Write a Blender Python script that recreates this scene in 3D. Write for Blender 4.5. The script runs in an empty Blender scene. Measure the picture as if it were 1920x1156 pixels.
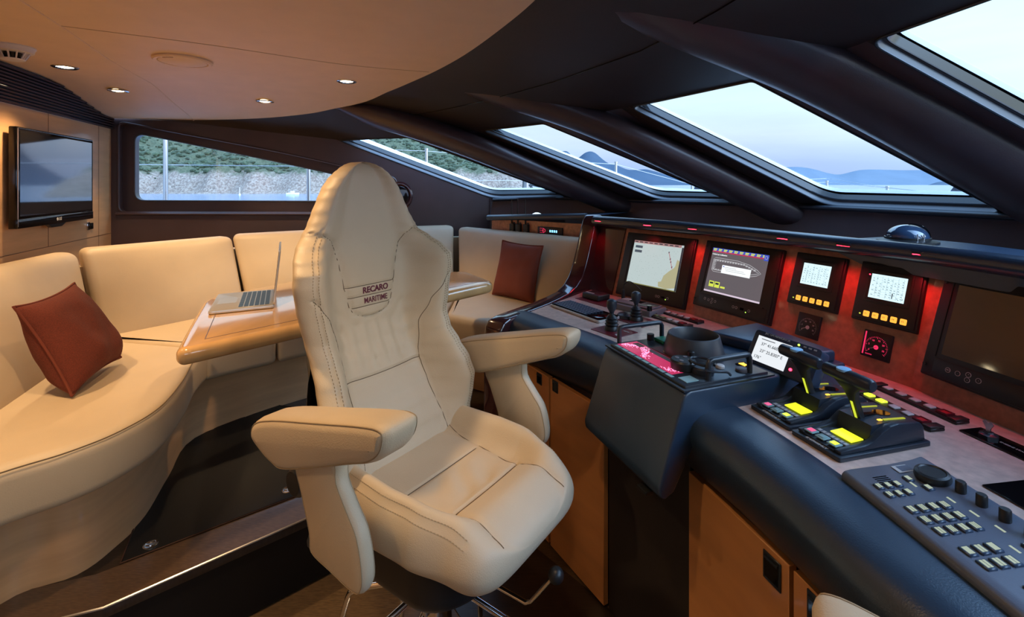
import bpy, bmesh, math, random
from mathutils import Vector, Matrix, noise
random.seed(7)
S = bpy.context.scene; COL = S.collection
V = Vector; PI = math.pi
def R(a): return math.radians(a)

# ---------------------------------------------------------------- camera
cd = bpy.data.cameras.new('camera'); cam = bpy.data.objects.new('camera', cd); COL.objects.link(cam)
cam.location = (0, 0, 1.5); cam.rotation_euler = (PI/2, 0, 0)
cd.sensor_width = 36; cd.lens = 36*900/1920; cd.shift_y = -232/1920; cd.clip_start = .02; cd.clip_end = 30000
S.camera = cam
S.view_settings.view_transform = 'Standard'; S.view_settings.look = 'None'
S.view_settings.gamma = 1; S.view_settings.exposure = 0.22; S.view_settings.use_curve_mapping = False

# ---------------------------------------------------------------- dusk sky
W = bpy.data.worlds.new('dusk'); S.world = W; W.use_nodes = True
nt = W.node_tree; nt.nodes.clear(); N = nt.nodes.new; Lk = nt.links.new
out = N('ShaderNodeOutputWorld'); bg = N('ShaderNodeBackground'); Lk(bg.outputs[0], out.inputs[0])
tc = N('ShaderNodeTexCoord'); sx = N('ShaderNodeSeparateXYZ'); Lk(tc.outputs['Generated'], sx.inputs[0])
elev = N('ShaderNodeValToRGB'); Lk(sx.outputs['Z'], elev.inputs[0])
cr = elev.color_ramp; cr.elements[0].position = 0.0; cr.elements[0].color = (.30, .43, .74, 1)
cr.elements[1].position = .9; cr.elements[1].color = (.80, 1.5, 2.7, 1)
for p, c in ((.035, (.36, .50, .80, 1)), (.09, (.54, .68, .88, 1)), (.2, (.58, .79, .93, 1)), (.34, (.58, .82, .97, 1)), (.5, (.85, 1.45, 2.3, 1))):
    q = cr.elements.new(p); q.color = c
dotn = N('ShaderNodeVectorMath'); dotn.operation = 'DOT_PRODUCT'; dotn.inputs[1].default_value = (.80, -.50, .33)
Lk(tc.outputs['Generated'], dotn.inputs[0])
glow = N('ShaderNodeValToRGB'); Lk(dotn.outputs['Value'], glow.inputs[0])
g = glow.color_ramp; g.elements[0].position = .0; g.elements[0].color = (.96, .94, .90, 1)
g.elements[1].position = 1.0; g.elements[1].color = (4.6, 4.0, 3.7, 1)
for p, c in ((.12, (1.02, 1.02, .98, 1)), (.38, (1.15, 1.13, 1.06, 1)), (.55, (1.4, 1.32, 1.22, 1)), (.75, (2.8, 2.5, 2.3, 1))):
    q = g.elements.new(p); q.color = c
ns = N('ShaderNodeTexNoise'); ns.inputs['Scale'].default_value = 3.0; ns.inputs['Detail'].default_value = 6
mp = N('ShaderNodeMapping'); mp.inputs['Scale'].default_value = (1, 1, 7); Lk(tc.outputs['Generated'], mp.inputs[0]); Lk(mp.outputs[0], ns.inputs['Vector'])
cl = N('ShaderNodeMapRange'); cl.inputs[1].default_value = .42; cl.inputs[2].default_value = .75; cl.inputs[3].default_value = 1.0; cl.inputs[4].default_value = 1.12
Lk(ns.outputs[0], cl.inputs[0])
m1 = N('ShaderNodeVectorMath'); m1.operation = 'MULTIPLY'; Lk(elev.outputs[0], m1.inputs[0]); Lk(glow.outputs[0], m1.inputs[1])
m2 = N('ShaderNodeVectorMath'); m2.operation = 'SCALE'; Lk(m1.outputs[0], m2.inputs[0]); Lk(cl.outputs[0], m2.inputs['Scale'])
Lk(m2.outputs[0], bg.inputs[0]); bg.inputs[1].default_value = 1.25

# ---------------------------------------------------------------- materials
def P(name, col, rough=.5, metal=0, bump=0, bscale=200, coat=0, var=0, vscale=8, em=0, spec=.5, emc=None, sheen=0, stretch=None, var2=None):
    m = bpy.data.materials.new(name); m.use_nodes = True; t = m.node_tree; b = t.nodes['Principled BSDF']
    b.inputs['Base Color'].default_value = (*col, 1); b.inputs['Roughness'].default_value = rough
    b.inputs['Metallic'].default_value = metal; b.inputs['Coat Weight'].default_value = coat
    b.inputs['Coat Roughness'].default_value = .06; b.inputs['Specular IOR Level'].default_value = spec
    b.inputs['Sheen Weight'].default_value = sheen
    if em:
        b.inputs['Emission Color'].default_value = (*(emc or col), 1); b.inputs['Emission Strength'].default_value = em
    c = t.nodes.new('ShaderNodeTexCoord'); vec = c.outputs['Object']
    if stretch:
        mm = t.nodes.new('ShaderNodeMapping'); mm.inputs['Scale'].default_value = stretch; t.links.new(vec, mm.inputs[0]); vec = mm.outputs[0]
    n = t.nodes.new('ShaderNodeTexNoise'); n.inputs['Scale'].default_value = vscale; n.inputs['Detail'].default_value = 5; t.links.new(vec, n.inputs['Vector'])
    v = var or .03
    r = t.nodes.new('ShaderNodeValToRGB'); r.color_ramp.elements[0].position = .3; r.color_ramp.elements[1].position = .7
    c2 = var2 or tuple(x*(1+v) for x in col)
    r.color_ramp.elements[0].color = (*[x*(1-v) for x in col], 1); r.color_ramp.elements[1].color = (*c2, 1)
    t.links.new(n.outputs[0], r.inputs[0]); t.links.new(r.outputs[0], b.inputs['Base Color'])
    if bump:
        nb = t.nodes.new('ShaderNodeTexNoise'); nb.inputs['Scale'].default_value = bscale; nb.inputs['Detail'].default_value = 3
        t.links.new(c.outputs['Object'], nb.inputs['Vector'])
        bp = t.nodes.new('ShaderNodeBump'); bp.inputs['Strength'].default_value = bump; bp.inputs['Distance'].default_value = .002
        t.links.new(nb.outputs[0], bp.inputs['Height']); t.links.new(bp.outputs[0], b.inputs['Normal'])
    return m
def E(name, col, s=1.0):
    m = bpy.data.materials.new(name); m.use_nodes = True; t = m.node_tree; b = t.nodes['Principled BSDF']
    b.inputs['Base Color'].default_value = (.02, .02, .02, 1); b.inputs['Roughness'].default_value = .25
    b.inputs['Emission Color'].default_value = (*col, 1); b.inputs['Emission Strength'].default_value = s
    return m
M = dict(
 cream=P('cream_leather', (.56, .445, .31), .48, bump=.25, bscale=420, var=.03),
 sofa=P('sofa_leather', (.56, .44, .30), .5, bump=.2, bscale=300, var=.03),
 thread=P('cream_thread', (.36, .27, .17), .7),
 seam=P('seam_shadow', (.15, .105, .065), .8),
 maroon_thread=P('maroon_thread', (.12, .015, .035), .7),
 blackplastic=P('black_plastic', (.012, .013, .015), .4, bump=.1, bscale=500),
 panelblack=P('instrument_black', (.012, .012, .013), .38, bump=.15, bscale=600),
 satin=P('satin_dark', (.019, .025, .036), .32, bump=.1, bscale=500),
 gloss=P('black_gloss', (.004, .004, .005), .06),
 screenglass=P('dark_screen_glass', (.012, .011, .010), .05, spec=1.0, coat=1.0),
 darkleather=P('sky_tinted_dark_leather', (.014, .034, .068), .36, bump=.2, bscale=350, spec=.8),  # blue of the reflected sky is put into the base colour
 railleather=P('sky_tinted_gloss_leather', (.016, .030, .055), .26, bump=.12, bscale=350, spec=1.0),  # blue base colour also stands in for the sky's reflection on the rail
 darkskin=P('dark_aubergine_lining', (.062, .042, .047), .33, bump=.25, bscale=260, var=.08),
 darkroof=P('dark_brown_headlining', (.026, .019, .018), .55, bump=.2, bscale=260, var=.08),
 maroonwood=P('maroon_lacquer_wood', (.040, .012, .014), .16, coat=.8, var=.25, vscale=6, stretch=(1, 1, 8)),
 headliner=P('cream_headliner', (.68, .51, .34), .55, bump=.1, bscale=300),
 maple=P('maple_veneer', (.62, .37, .19), .3, coat=.25, var=.10, vscale=3, stretch=(1, 1, 9)),
 mapletop=P('glossy_maple_top', (.62, .36, .15), .16, coat=.9, var=.10, vscale=3, stretch=(6, 1, 1)),
 inlay=P('dark_inlay', (.12, .05, .02), .3),
 cherry=P('orange_cherry_veneer', (.62, .27, .09), .38, coat=.15, var=.14, vscale=2.2, stretch=(1, 1, 5)),
 burl=P('burl_desk_veneer', (.62, .45, .38), .3, coat=.4, var=.18, vscale=40, bump=.05),
 burlred=P('burl_dash_veneer', (.42, .17, .10), .33, coat=.3, var=.22, vscale=45, bump=.05),
 wengefloor=P('dark_wenge_floor', (.028, .019, .014), .3, var=.35, vscale=14, stretch=(1, 12, 1), bump=.08),
 nosing=P('brown_oak_nosing', (.085, .05, .030), .28, var=.35, vscale=14, stretch=(3, 20, 3), coat=.2),
 hatch=P('dark_matt_floor', (.006, .0055, .0055), .5, bump=.1, spec=.3),
 lowfloor=P('oak_lower_floor', (.13, .08, .04), .4, var=.35, vscale=14, stretch=(3, 24, 3)),
 chrome=P('chrome', (.75, .76, .78), .1, metal=1),
 steel=P('brushed_steel', (.55, .56, .58), .3, metal=1),
 silver=P('silver_case', (.62, .60, .58), .35, metal=.6),
 rubber=P('grey_seal', (.10, .11, .13), .3),
 white=P('white_plastic', (.62, .58, .56), .4),
 gelcoat=P('white_gelcoat', (.75, .78, .82), .3),
 grille=P('dark_louvre', (.050, .020, .012), .6, spec=.3),
 terra=P('terracotta_weave', (.13, .022, .010), .95, bump=.9, bscale=420, sheen=.0, var=.25, vscale=260),
 terrapipe=P('terracotta_piping', (.16, .03, .013), .9),
 terraplain=P('terracotta_plain', (.20, .045, .026), .8, bump=.3, bscale=300),
 greylabel=P('grey_marking', (.45, .45, .45), .5),
 keyblue=P('dark_blue_keycap', (.025, .045, .085), .35),
 greydevice=P('grey_blue_plastic', (.095, .115, .165), .38, bump=.1, bscale=500),
 hood=P('dark_grey_hood', (.045, .048, .058), .35, bump=.1, bscale=500),
 gpscase=P('dark_navy_case', (.025, .038, .07), .35, bump=.1, bscale=500),
 greyinter=P('grey_intercom_plastic', (.16, .15, .17), .4),
 redplate=P('dark_red_plate', (.14, .012, .02), .35, coat=.3),
 redbtn=P('red_button', (.5, .02, .03), .3, coat=.5),
 greenplastic=P('green_plastic', (.01, .20, .12), .35),
 whitekey=P('pale_key', (.55, .52, .5), .4),
 key_teal=P('pale_teal_key', (.25, .42, .45), .3),
 cyan_cap=P('pale_blue_cap', (.25, .50, .75), .3),
)
EM = dict(
 lamp=E('lamp_glass', (1, .80, .48), 14), red=E('red_led', (1, .02, .05), 9), chart=E('chart_sea', (.50, .60, .60), .85),
 land=E('chart_land', (.52, .50, .30), .7), chartbar=E('chart_bar', (.55, .30, .30), .6), chartlabel=E('chart_label', (.06, .09, .12), .8),
 chartred=E('chart_track', (.5, .05, .08), .7), olive=E('chart_olive', (.28, .27, .08), .6),
 scr2=E('alarm_screen', (.13, .115, .13), .8), wht=E('screen_white', (.85, .9, .92), 1), yel=E('yellow_tab', (.75, .85, .1), .8),
 blu=E('blue_tab', (.05, .1, .6), .8), redbar=E('red_bar', (.55, .03, .1), .8), line=E('white_line', (.55, .55, .58), .7),
 lilac=E('lilac_bar', (.75, .62, .75), .8), lcd=E('pale_lcd', (.68, .90, .98), 1.0), lcdline=E('lcd_ink', (.30, .42, .48), .6), ink=E('lcd_dark', (.03, .05, .07), .5),
 amber=E('amber_key', (1, .40, .05), 1.25), amberink=E('amber_ink', (.35, .12, .01), .6), gps=E('gps_lcd', (.72, .76, .80), 1.0),
 scale=E('scale_light', (.50, .55, .03), .7), stripe=E('lever_stripe_glow', (.65, .75, .04), .9),
 yscr=E('yellow_green_display', (.78, .88, .02), 1.1), ykey=E('yellow_green_key', (.70, .92, .05), 1.2), pink=E('pink_key', (.9, .12, .3), .9),
 redglow=E('red_backlight', (.62, .03, .13), .75), gled=E('green_led', (.5, 1, .1), 2), glyph=E('backlit_legend', (.62, .72, .55), .55), gred=E('gauge_red', (.9, .03, .12), .9),
 bled=E('blue_led', (.2, .6, 1), 2), orange=E('amber_lamp', (1, .55, .05), 1.6), sparkle=E('led_matrix', (1, .25, .45), 2.2), domelamp=E('small_white_lamp', (.6, .8, 1), 1.5),
)
def glassmat(name='window_glass', refl=.06):
    m = bpy.data.materials.new(name); m.use_nodes = True; t = m.node_tree; t.nodes.clear()
    o = t.nodes.new('ShaderNodeOutputMaterial'); mx = t.nodes.new('ShaderNodeMixShader'); tr = t.nodes.new('ShaderNodeBsdfTransparent'); gl = t.nodes.new('ShaderNodeBsdfGlossy')
    tr.inputs[0].default_value = (.97, .985, 1, 1); gl.inputs['Roughness'].default_value = .02; mx.inputs[0].default_value = refl
    t.links.new(tr.outputs[0], mx.inputs[1]); t.links.new(gl.outputs[0], mx.inputs[2]); t.links.new(mx.outputs[0], o.inputs[0]); return m
M['glass'] = glassmat(); M['domeglass'] = glassmat('dome_glass', .35)

# ---------------------------------------------------------------- mesh tools
class Fr:
    def __init__(s, o=(0, 0, 0), x=(1, 0, 0), y=(0, 1, 0), z=(0, 0, 1)):
        s.o, s.x, s.y, s.z = V(o), V(x).normalized(), V(y).normalized(), V(z).normalized()
    def __call__(s, p): return s.o + s.x*p[0] + s.y*p[1] + s.z*p[2]
    def at(s, x, y, z=0, rot=0, tilt=0):
        ex = s.x*math.cos(rot)+s.y*math.sin(rot); ey = -s.x*math.sin(rot)+s.y*math.cos(rot)
        ey2 = ey*math.cos(tilt)+s.z*math.sin(tilt); ez = -ey*math.sin(tilt)+s.z*math.cos(tilt)
        return Fr(s((x, y, z)), ex, ey2, ez)
ID = Fr()
class MB:
    def __init__(s, F=None): s.v = []; s.f = []; s.m = []; s.F = F or ID
    def add(s, vs, fs, mat=0, F=None):
        b = len(s.v); F = F or s.F
        s.v += [F(p) for p in vs]; s.f += [tuple(i+b for i in f) for f in fs]; s.m += [mat]*len(fs); return s
    def bm(s, bm, mat=0, F=None):
        bm.verts.index_update(); s.add([tuple(v.co) for v in bm.verts], [[v.index for v in f.verts] for f in bm.faces], mat, F); bm.free(); return s
    def box(s, x0, x1, y0, y1, z0, z1, mat=0, bev=0, seg=2, F=None):
        bm = bmesh.new(); bmesh.ops.create_cube(bm, size=1)
        for v in bm.verts: v.co = V(((x0+x1)/2+v.co.x*(x1-x0), (y0+y1)/2+v.co.y*(y1-y0), (z0+z1)/2+v.co.z*(z1-z0)))
        if bev: bmesh.ops.bevel(bm, geom=bm.edges[:], offset=bev, segments=seg, profile=.5, affect='EDGES', clamp_overlap=True)
        return s.bm(bm, mat, F)
    def prism(s, pts, z0, z1, mat=0, bev=0, seg=2, F=None, dx=(0, 0)):
        bm = bmesh.new(); lo = [bm.verts.new((x, y, z0)) for x, y in pts]; hi = [bm.verts.new((x+dx[0], y+dx[1], z1)) for x, y in pts]; n = len(pts)
        bm.faces.new(lo[::-1]); bm.faces.new(hi)
        for i in range(n): bm.faces.new((lo[i], lo[(i+1) % n], hi[(i+1) % n], hi[i]))
        bmesh.ops.recalc_face_normals(bm, faces=bm.faces[:])
        if bev: bmesh.ops.bevel(bm, geom=[e for e in bm.edges], offset=bev, segments=seg, profile=.5, affect='EDGES', clamp_overlap=True)
        return s.bm(bm, mat, F)
    def lathe(s, prof, n=24, mat=0, F=None, cap=True, sc=(1, 1)):
        vs = []; fs = []; k = len(prof)
        for i in range(n):
            a = 2*PI*i/n
            for r, z in prof: vs.append((r*math.cos(a)*sc[0], r*math.sin(a)*sc[1], z))
        for i in range(n):
            j = (i+1) % n
            for q in range(k-1): fs.append((i*k+q, j*k+q, j*k+q+1, i*k+q+1))
        if cap:
            if prof[0][0] > 1e-6: fs.append(tuple(i*k for i in range(n))[::-1])
            if prof[-1][0] > 1e-6: fs.append(tuple(i*k+k-1 for i in range(n)))
        return s.add(vs, fs, mat, F)
    def cyl(s, x, y, z0, z1, r, n=20, mat=0, r2=None, F=None):
        return s.lathe([(r, z0), (r2 if r2 is not None else r, z1)], n, mat, (F or s.F).at(x, y, 0))
    def tube(s, pts, r, n=10, mat=0, F=None, cap=True, flat=None, up=(0, 0, 1)):
        pts = [V(p) for p in pts]; rings = []; prev = None
        for i, p in enumerate(pts):
            t = (pts[min(i+1, len(pts)-1)]-pts[max(i-1, 0)]).normalized()
            u = V(up) if prev is None else prev
            if abs(u.dot(t)) > .98: u = V((1, .1, 0))
            a = (u-t*u.dot(t)).normalized(); prev = a; b = t.cross(a)
            rr = r[i] if isinstance(r, (list, tuple)) else r; fl = flat or 1
            rings.append([p+a*(rr*fl*math.cos(2*PI*k/n))+b*(rr*math.sin(2*PI*k/n)) for k in range(n)])
        vs = [q for g in rings for q in g]; fs = []
        for i in range(len(rings)-1):
            for k in range(n): fs.append((i*n+k, i*n+(k+1) % n, (i+1)*n+(k+1) % n, (i+1)*n+k))
        if cap: fs.append(tuple(range(n))[::-1]); fs.append(tuple((len(rings)-1)*n+k for k in range(n)))
        return s.add(vs, fs, mat, F)
    def grid(s, rows, mat=0, F=None, cu=False, cv=False):
        n = len(rows[0]); vs = [p for r in rows for p in r]; fs = []
        for i in range(len(rows)-(0 if cv else 1)):
            i2 = (i+1) % len(rows)
            for k in range(n-(0 if cu else 1)): fs.append((i*n+k, i*n+(k+1) % n, i2*n+(k+1) % n, i2*n+k))
        return s.add(vs, fs, mat, F)
    def poly(s, pts, mat=0, F=None): return s.add(pts, [tuple(range(len(pts)))], mat, F)
    def text(s, txt, size, mat=0, F=None, depth=.0004, x=0, y=0, z=0, bold=0, align='CENTER', sx=1, warp=None):
        cu = bpy.data.curves.new('t', 'FONT'); cu.body = txt; cu.size = size; cu.align_x = align; cu.align_y = 'CENTER'; cu.extrude = depth
        if bold: cu.offset = size*.03*bold
        ob = bpy.data.objects.new('t', cu); COL.objects.link(ob); dg = bpy.context.evaluated_depsgraph_get()
        me = bpy.data.meshes.new_from_object(ob.evaluated_get(dg))
        vs = [(v.co.x*sx+x, v.co.y+y, v.co.z+z) for v in me.vertices]
        if warp: vs = [warp(p) for p in vs]
        s.add(vs, [tuple(p.vertices) for p in me.polygons], mat, F)
        bpy.data.objects.remove(ob); bpy.data.meshes.remove(me); bpy.data.curves.remove(cu); return s
WL = {}
def thing(name, label, cat, loc, group=None):
    o = bpy.data.objects.new(name, None); COL.objects.link(o); o.location = loc; o.empty_display_size = .05
    o['label'] = label; o['category'] = cat
    if group: o['group'] = group
    WL[o.name] = V(loc); return o
def obj(name, mb, mats, parent=None, label=None, cat=None, group=None, kind=None, local=False, flat=False, sub=0, origin=None, ang=38):
    if not isinstance(mats, (list, tuple)): mats = [mats]
    me = bpy.data.meshes.new(name)
    if parent is not None: off = V((0, 0, 0)) if local else WL[parent.name]
    elif origin is not None: off = V(origin)
    else:
        xs = [v.x for v in mb.v]; ys = [v.y for v in mb.v]; off = V(((min(xs)+max(xs))/2, (min(ys)+max(ys))/2, min(v.z for v in mb.v)))
    me.from_pydata([tuple(v-off) for v in mb.v], [], mb.f); me.update()
    for m in mats: me.materials.append(m)
    me.polygons.foreach_set('material_index', mb.m)
    bm = bmesh.new(); bm.from_mesh(me); bmesh.ops.remove_doubles(bm, verts=bm.verts, dist=1e-6)
    if not flat: bmesh.ops.recalc_face_normals(bm, faces=bm.faces[:])
    bm.to_mesh(me); bm.free()
    if not flat:
        me.shade_smooth(); me.set_sharp_from_angle(angle=R(ang))
    o = bpy.data.objects.new(name, me); COL.objects.link(o)
    if parent is not None: o.parent = parent; WL[o.name] = off if not local else V((0, 0, 0))
    else: o.location = off; WL[o.name] = off
    if label: o['label'] = label
    if cat: o['category'] = cat
    if group: o['group'] = group
    if kind: o['kind'] = kind
    if sub: md = o.modifiers.new('s', 'SUBSURF'); md.levels = sub; md.render_levels = sub
    return o
def struct(name, mb, mats, **k): return obj(name, mb, mats, kind='structure', label=k.pop('label', None), **k)
def dup(root, loc, rotz, label, group=None):
    r = root.copy(); COL.objects.link(r); r.location = loc; r.rotation_euler = (0, 0, rotz); r['label'] = label
    if group: r['group'] = group
    for c in root.children:
        k = c.copy(); COL.objects.link(k); k.parent = r
        for g2 in c.children: q = g2.copy(); COL.objects.link(q); q.parent = k
    return r
def cat_rom(pts, n=8, closed=False):
    P_ = [V(p) for p in pts]; L = len(P_); o = []
    for i in range(L if closed else L-1):
        g_ = lambda j: P_[j % L] if closed else P_[max(0, min(L-1, j))]
        a, b, c, d = g_(i-1), g_(i), g_(i+1), g_(i+2)
        for k in range(n):
            t = k/n; o.append(.5*((2*b)+(c-a)*t+(2*a-5*b+4*c-d)*t*t+(3*b-a-3*c+d)*t**3))
    if not closed: o.append(P_[-1])
    return o
def rp(pts, r, n=5):
    P_ = [V(p) for p in pts]; L = len(P_); o = []
    for i in range(L):
        p = P_[i]; a = P_[i-1]-p; b = P_[(i+1) % L]-p; rr = r[i] if isinstance(r, (list, tuple)) else r
        a = a.normalized()*min(rr, a.length*.49); b = b.normalized()*min(rr, b.length*.49)
        for k in range(n):
            t = k/(n-1); o.append((p+a)*(1-t)**2+p*2*t*(1-t)+(p+b)*t*t)
    return o
def offs2(pts, d):
    o = []; n = len(pts)
    area = sum(pts[i][0]*pts[(i+1) % n][1]-pts[(i+1) % n][0]*pts[i][1] for i in range(n)); sg = 1 if area > 0 else -1
    for i in range(n):
        a = V(pts[i-1][:2]); b = V(pts[i][:2]); c = V(pts[(i+1) % n][:2]); t = ((b-a).normalized()+(c-b).normalized())
        t = t.normalized() if t.length > 1e-6 else (c-b).normalized()
        o.append((b.x-t.y*d*sg, b.y+t.x*d*sg))
    return o
def slab(mb, pts, z0, z1, r=.03, rb=None, n=5, mat=0, puff=0):
    rb = r if rb is None else rb; L = len(pts); rings = []
    prof = [(rb*(1-math.sin(k/n*PI/2)), z0+rb*(1-math.cos(k/n*PI/2))) for k in range(n+1)] if rb else [(0, z0)]
    prof += [(r*(1-math.cos(k/n*PI/2)), z1-r+r*math.sin(k/n*PI/2)) for k in range(n+1)]
    for d, z in prof: rings.append([(x, y, z) for x, y in offs2(pts, d)])
    vs = [p for g in rings for p in g]; fs = []
    for i in range(len(rings)-1):
        for k in range(L): fs.append((i*L+k, i*L+(k+1) % L, (i+1)*L+(k+1) % L, (i+1)*L+k))
    from mathutils.geometry import tessellate_polygon
    for b_, ring in ((0, rings[0]), ((len(rings)-1)*L, rings[-1])):
        for t3 in tessellate_polygon([[V((x, y, 0)) for x, y, z in ring]]): fs.append(tuple(b_+k for k in t3))
    return mb.add(vs, fs, mat)
def hexa(mb, c8, r=.04, bulge=0, n=8, mat=0):
    """rounded box mapped into eight corners: order (x0y0z0,x1y0z0,x1y1z0,x0y1z0, same at z1); y0 face bulges"""
    c = [V(p) for p in c8]; hx = ((c[1]-c[0]).length+(c[6]-c[7]).length)/4; hy = ((c[3]-c[0]).length+(c[7]-c[4]).length)/4; hz = ((c[4]-c[0]).length+(c[7]-c[3]).length)/4
    def axis(h):
        k = min(r, h*.95); e = [-h+k*(1-math.cos(PI/2*i/4)) for i in range(4)]
        inner = [-(h-k)+2*(h-k)*i/n for i in range(n+1)]
        return e+inner+[-x for x in e[::-1]]
    ax = [axis(hx), axis(hy), axis(hz)]; H = (hx, hy, hz); idx = {}; vs = []
    def vert(p):
        key = tuple(round(q, 5) for q in p)
        if key in idx: return idx[key]
        q = V([max(-(H[i]-min(r, H[i]*.95)), min(H[i]-min(r, H[i]*.95), p[i])) for i in range(3)]); d = V(p)-q
        if d.length > 1e-9: q = q+d.normalized()*r*(1 if r < min(H)*.95 else min(H)*.95/r)
        a, b, e = (q[i]/H[i] for i in range(3))
        if bulge: b -= bulge/hy*max(0, 1-a*a)*max(0, 1-e*e)*(1 if b < 0 else -.2)*min(1, abs(b))
        a, b, e = (a+1)/2, (b+1)/2, (e+1)/2
        lo = (c[0]*(1-a)+c[1]*a)*(1-b)+(c[3]*(1-a)+c[2]*a)*b; hi = (c[4]*(1-a)+c[5]*a)*(1-b)+(c[7]*(1-a)+c[6]*a)*b
        idx[key] = len(vs); vs.append(lo*(1-e)+hi*e); return idx[key]
    fs = []
    for k in range(3):
        A, B = ax[(k+1) % 3], ax[(k+2) % 3]
        for sgn in (-1, 1):
            for i in range(len(A)-1):
                for j in range(len(B)-1):
                    q = []
                    for (ii, jj) in ((i, j), (i+1, j), (i+1, j+1), (i, j+1)):
                        p = [0, 0, 0]; p[k] = sgn*H[k]; p[(k+1) % 3] = A[ii]; p[(k+2) % 3] = B[jj]; q.append(vert(p))
                    if len(set(q)) >= 3: fs.append(q if sgn > 0 else q[::-1])
    fs = [tuple(dict.fromkeys(f)) for f in fs]; fs = [f for f in fs if len(f) > 2]
    return mb.add(vs, fs, mat)
def sstep(a, b, x):
    t = max(0., min(1., (x-a)/(b-a))); return t*t*(3-2*t)
def lerp_keys(keys, x):
    if x <= keys[0][0]: return keys[0][1]
    for (a, p), (b, q) in zip(keys, keys[1:]):
        if x <= b:
            t = (x-a)/(b-a); t = t*t*(3-2*t)*.5+t*.5; return p+(q-p)*t
    return keys[-1][1]
# ================================================================ lights
def spot(loc, power, col=(1, .66, .34), ang=95, blend=.5, rad=.03, aim=(0, 0, -1)):
    l = bpy.data.lights.new('downlight_beam', 'SPOT'); l.energy = power; l.color = col; l.spot_size = R(ang); l.spot_blend = blend; l.shadow_soft_size = rad
    o = bpy.data.objects.new('downlight_beam', l); COL.objects.link(o); o.location = loc
    o.rotation_euler = V(aim).to_track_quat('-Z', 'Y').to_euler(); return o
A0 = V((-2.962, 3.546, 0)); PE = V((.97365, .22807, 0)); PN = V((.22807, -.97365, 0))     # port wall
TD = V((.347, -.938, 0)); TN = V((.938, .347, 0))                                          # aft wall
def zc(x, y):
    d = (V((x, y, 0))-A0).dot(PN)/.9; d = max(0, min(1, d)); return 1.99+.12*d*d*(3-2*d)
LIGHTS = [(-.975, 2.83, 2.11), (-1.689, 3.283, 2.069), (-2.46, 3.0, 2.087), (-2.313, 2.484, 2.11),
          (-1.75, 1.35, 2.11), (-.95, 1.25, 2.11), (-.15, .75, 2.11), (-1.0, .1, 2.11), (-.2, -.5, 2.11)]
POW = [34, 28, 25, 31, 46, 38, 15, 30, 20]
for p, w in zip(LIGHTS, POW): spot((p[0], p[1], p[2]-.03), w)
# ================================================================ room shell
def pw(s, z, d=0): p = A0+PE*s+PN*d; return (p.x, p.y, z)
def tw(s, z, d=0): p = A0+TD*s+TN*d; return (p.x, p.y, z)
# floors
mb = MB(); mb.prism([(-3.2, -2.4), (3, -2.4), (3, 4.4), (-3.2, 4.4)], -.06, 0); struct('floor', mb, M['lowfloor'])
mb = MB(); mb.prism([(-.16, 2.27), (.33, 1.72), (.52, 1.30), (.60, .5), (-.2, .5), (-.10, 1.55), (-.40, 1.98)], 0, .004); struct('trim_14', mb, M['wengefloor'], label='dark floor panel along the console cabinets')
plat = [(-3.3, 1.75), (-2.65, .84), (-1.253, 1.359), (-1.18, 1.386), (-.748, 1.762), (-.13, 2.30), (.12, 2.62), (.72, 3.3), (.5, 4.2), (-.17, 4.28), (-3.1, 3.62)]
ins = [(-3.3, 1.83), (-2.62, .88), (-1.27, 1.395), (-1.19, 1.42), (-.765, 1.79), (-.16, 2.31), (.1, 2.62), (.7, 3.28), (.48, 4.18), (-.17, 4.26), (-3.08, 3.60)]
mb = MB(); mb.prism(ins, .01, .245); struct('trim_1', mb, M['hatch'], label='dark riser of the raised dinette step')
mb = MB(); mb.prism(plat, .245, .28, bev=.004); pf = struct('platform_floor', mb, M['wengefloor'], label='raised dark wood dinette floor')
inner = [(-2.6, 1.02), (-1.30, 1.50), (-.80, 1.905), (-.24, 2.37), (-.13, 2.30), (-.748, 1.762), (-1.18, 1.386), (-1.253, 1.359), (-2.65, .84)]
mb = MB(); mb.prism([(x, y) for x, y in inner], .2802, .2835); struct('trim_2', mb, M['nosing'], label='brown wood border along the step edge')
mb = MB(); mb.tube([(x, y, .279) for x, y in plat[1:6]], .004, 6); struct('trim_3', mb, M['steel'], label='thin bright line of the step nosing')
# hatch with flush rings
h = thing('floor_hatch', 'large black matt hatch panel let into the raised dinette floor', 'hatch', (-1.1, 2.1, .28))
hp = [(-1.255, 1.545), (-1.60, 2.22), (-1.30, 2.64), (-.62, 2.48), (-.50, 2.20), (-.80, 1.915)]
mb = MB(); mb.prism(hp, .2838, .2875); obj('panel', mb, M['hatch'], h)
mb = MB(); q = offs2(hp, -.006); mb.tube([(x, y, .2865) for x, y in q+q[:1]], .0025, 6); obj('edge_trim', mb, M['grille'], h)
for (x, y) in ((-1.216, 1.615), (-.89, 1.906)):
    mb = MB(Fr((x, y, .2875))); mb.lathe([(.022, 0), (.022, .003), (.017, .004), (.016, .001), (.006, .001), (.005, .003), (0, .003)], 24)
    mb.box(-.015, .015, -.003, .003, .001, .004); obj('lifting_ring', mb, M['chrome'], h, label='small round chrome lifting ring')

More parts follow.
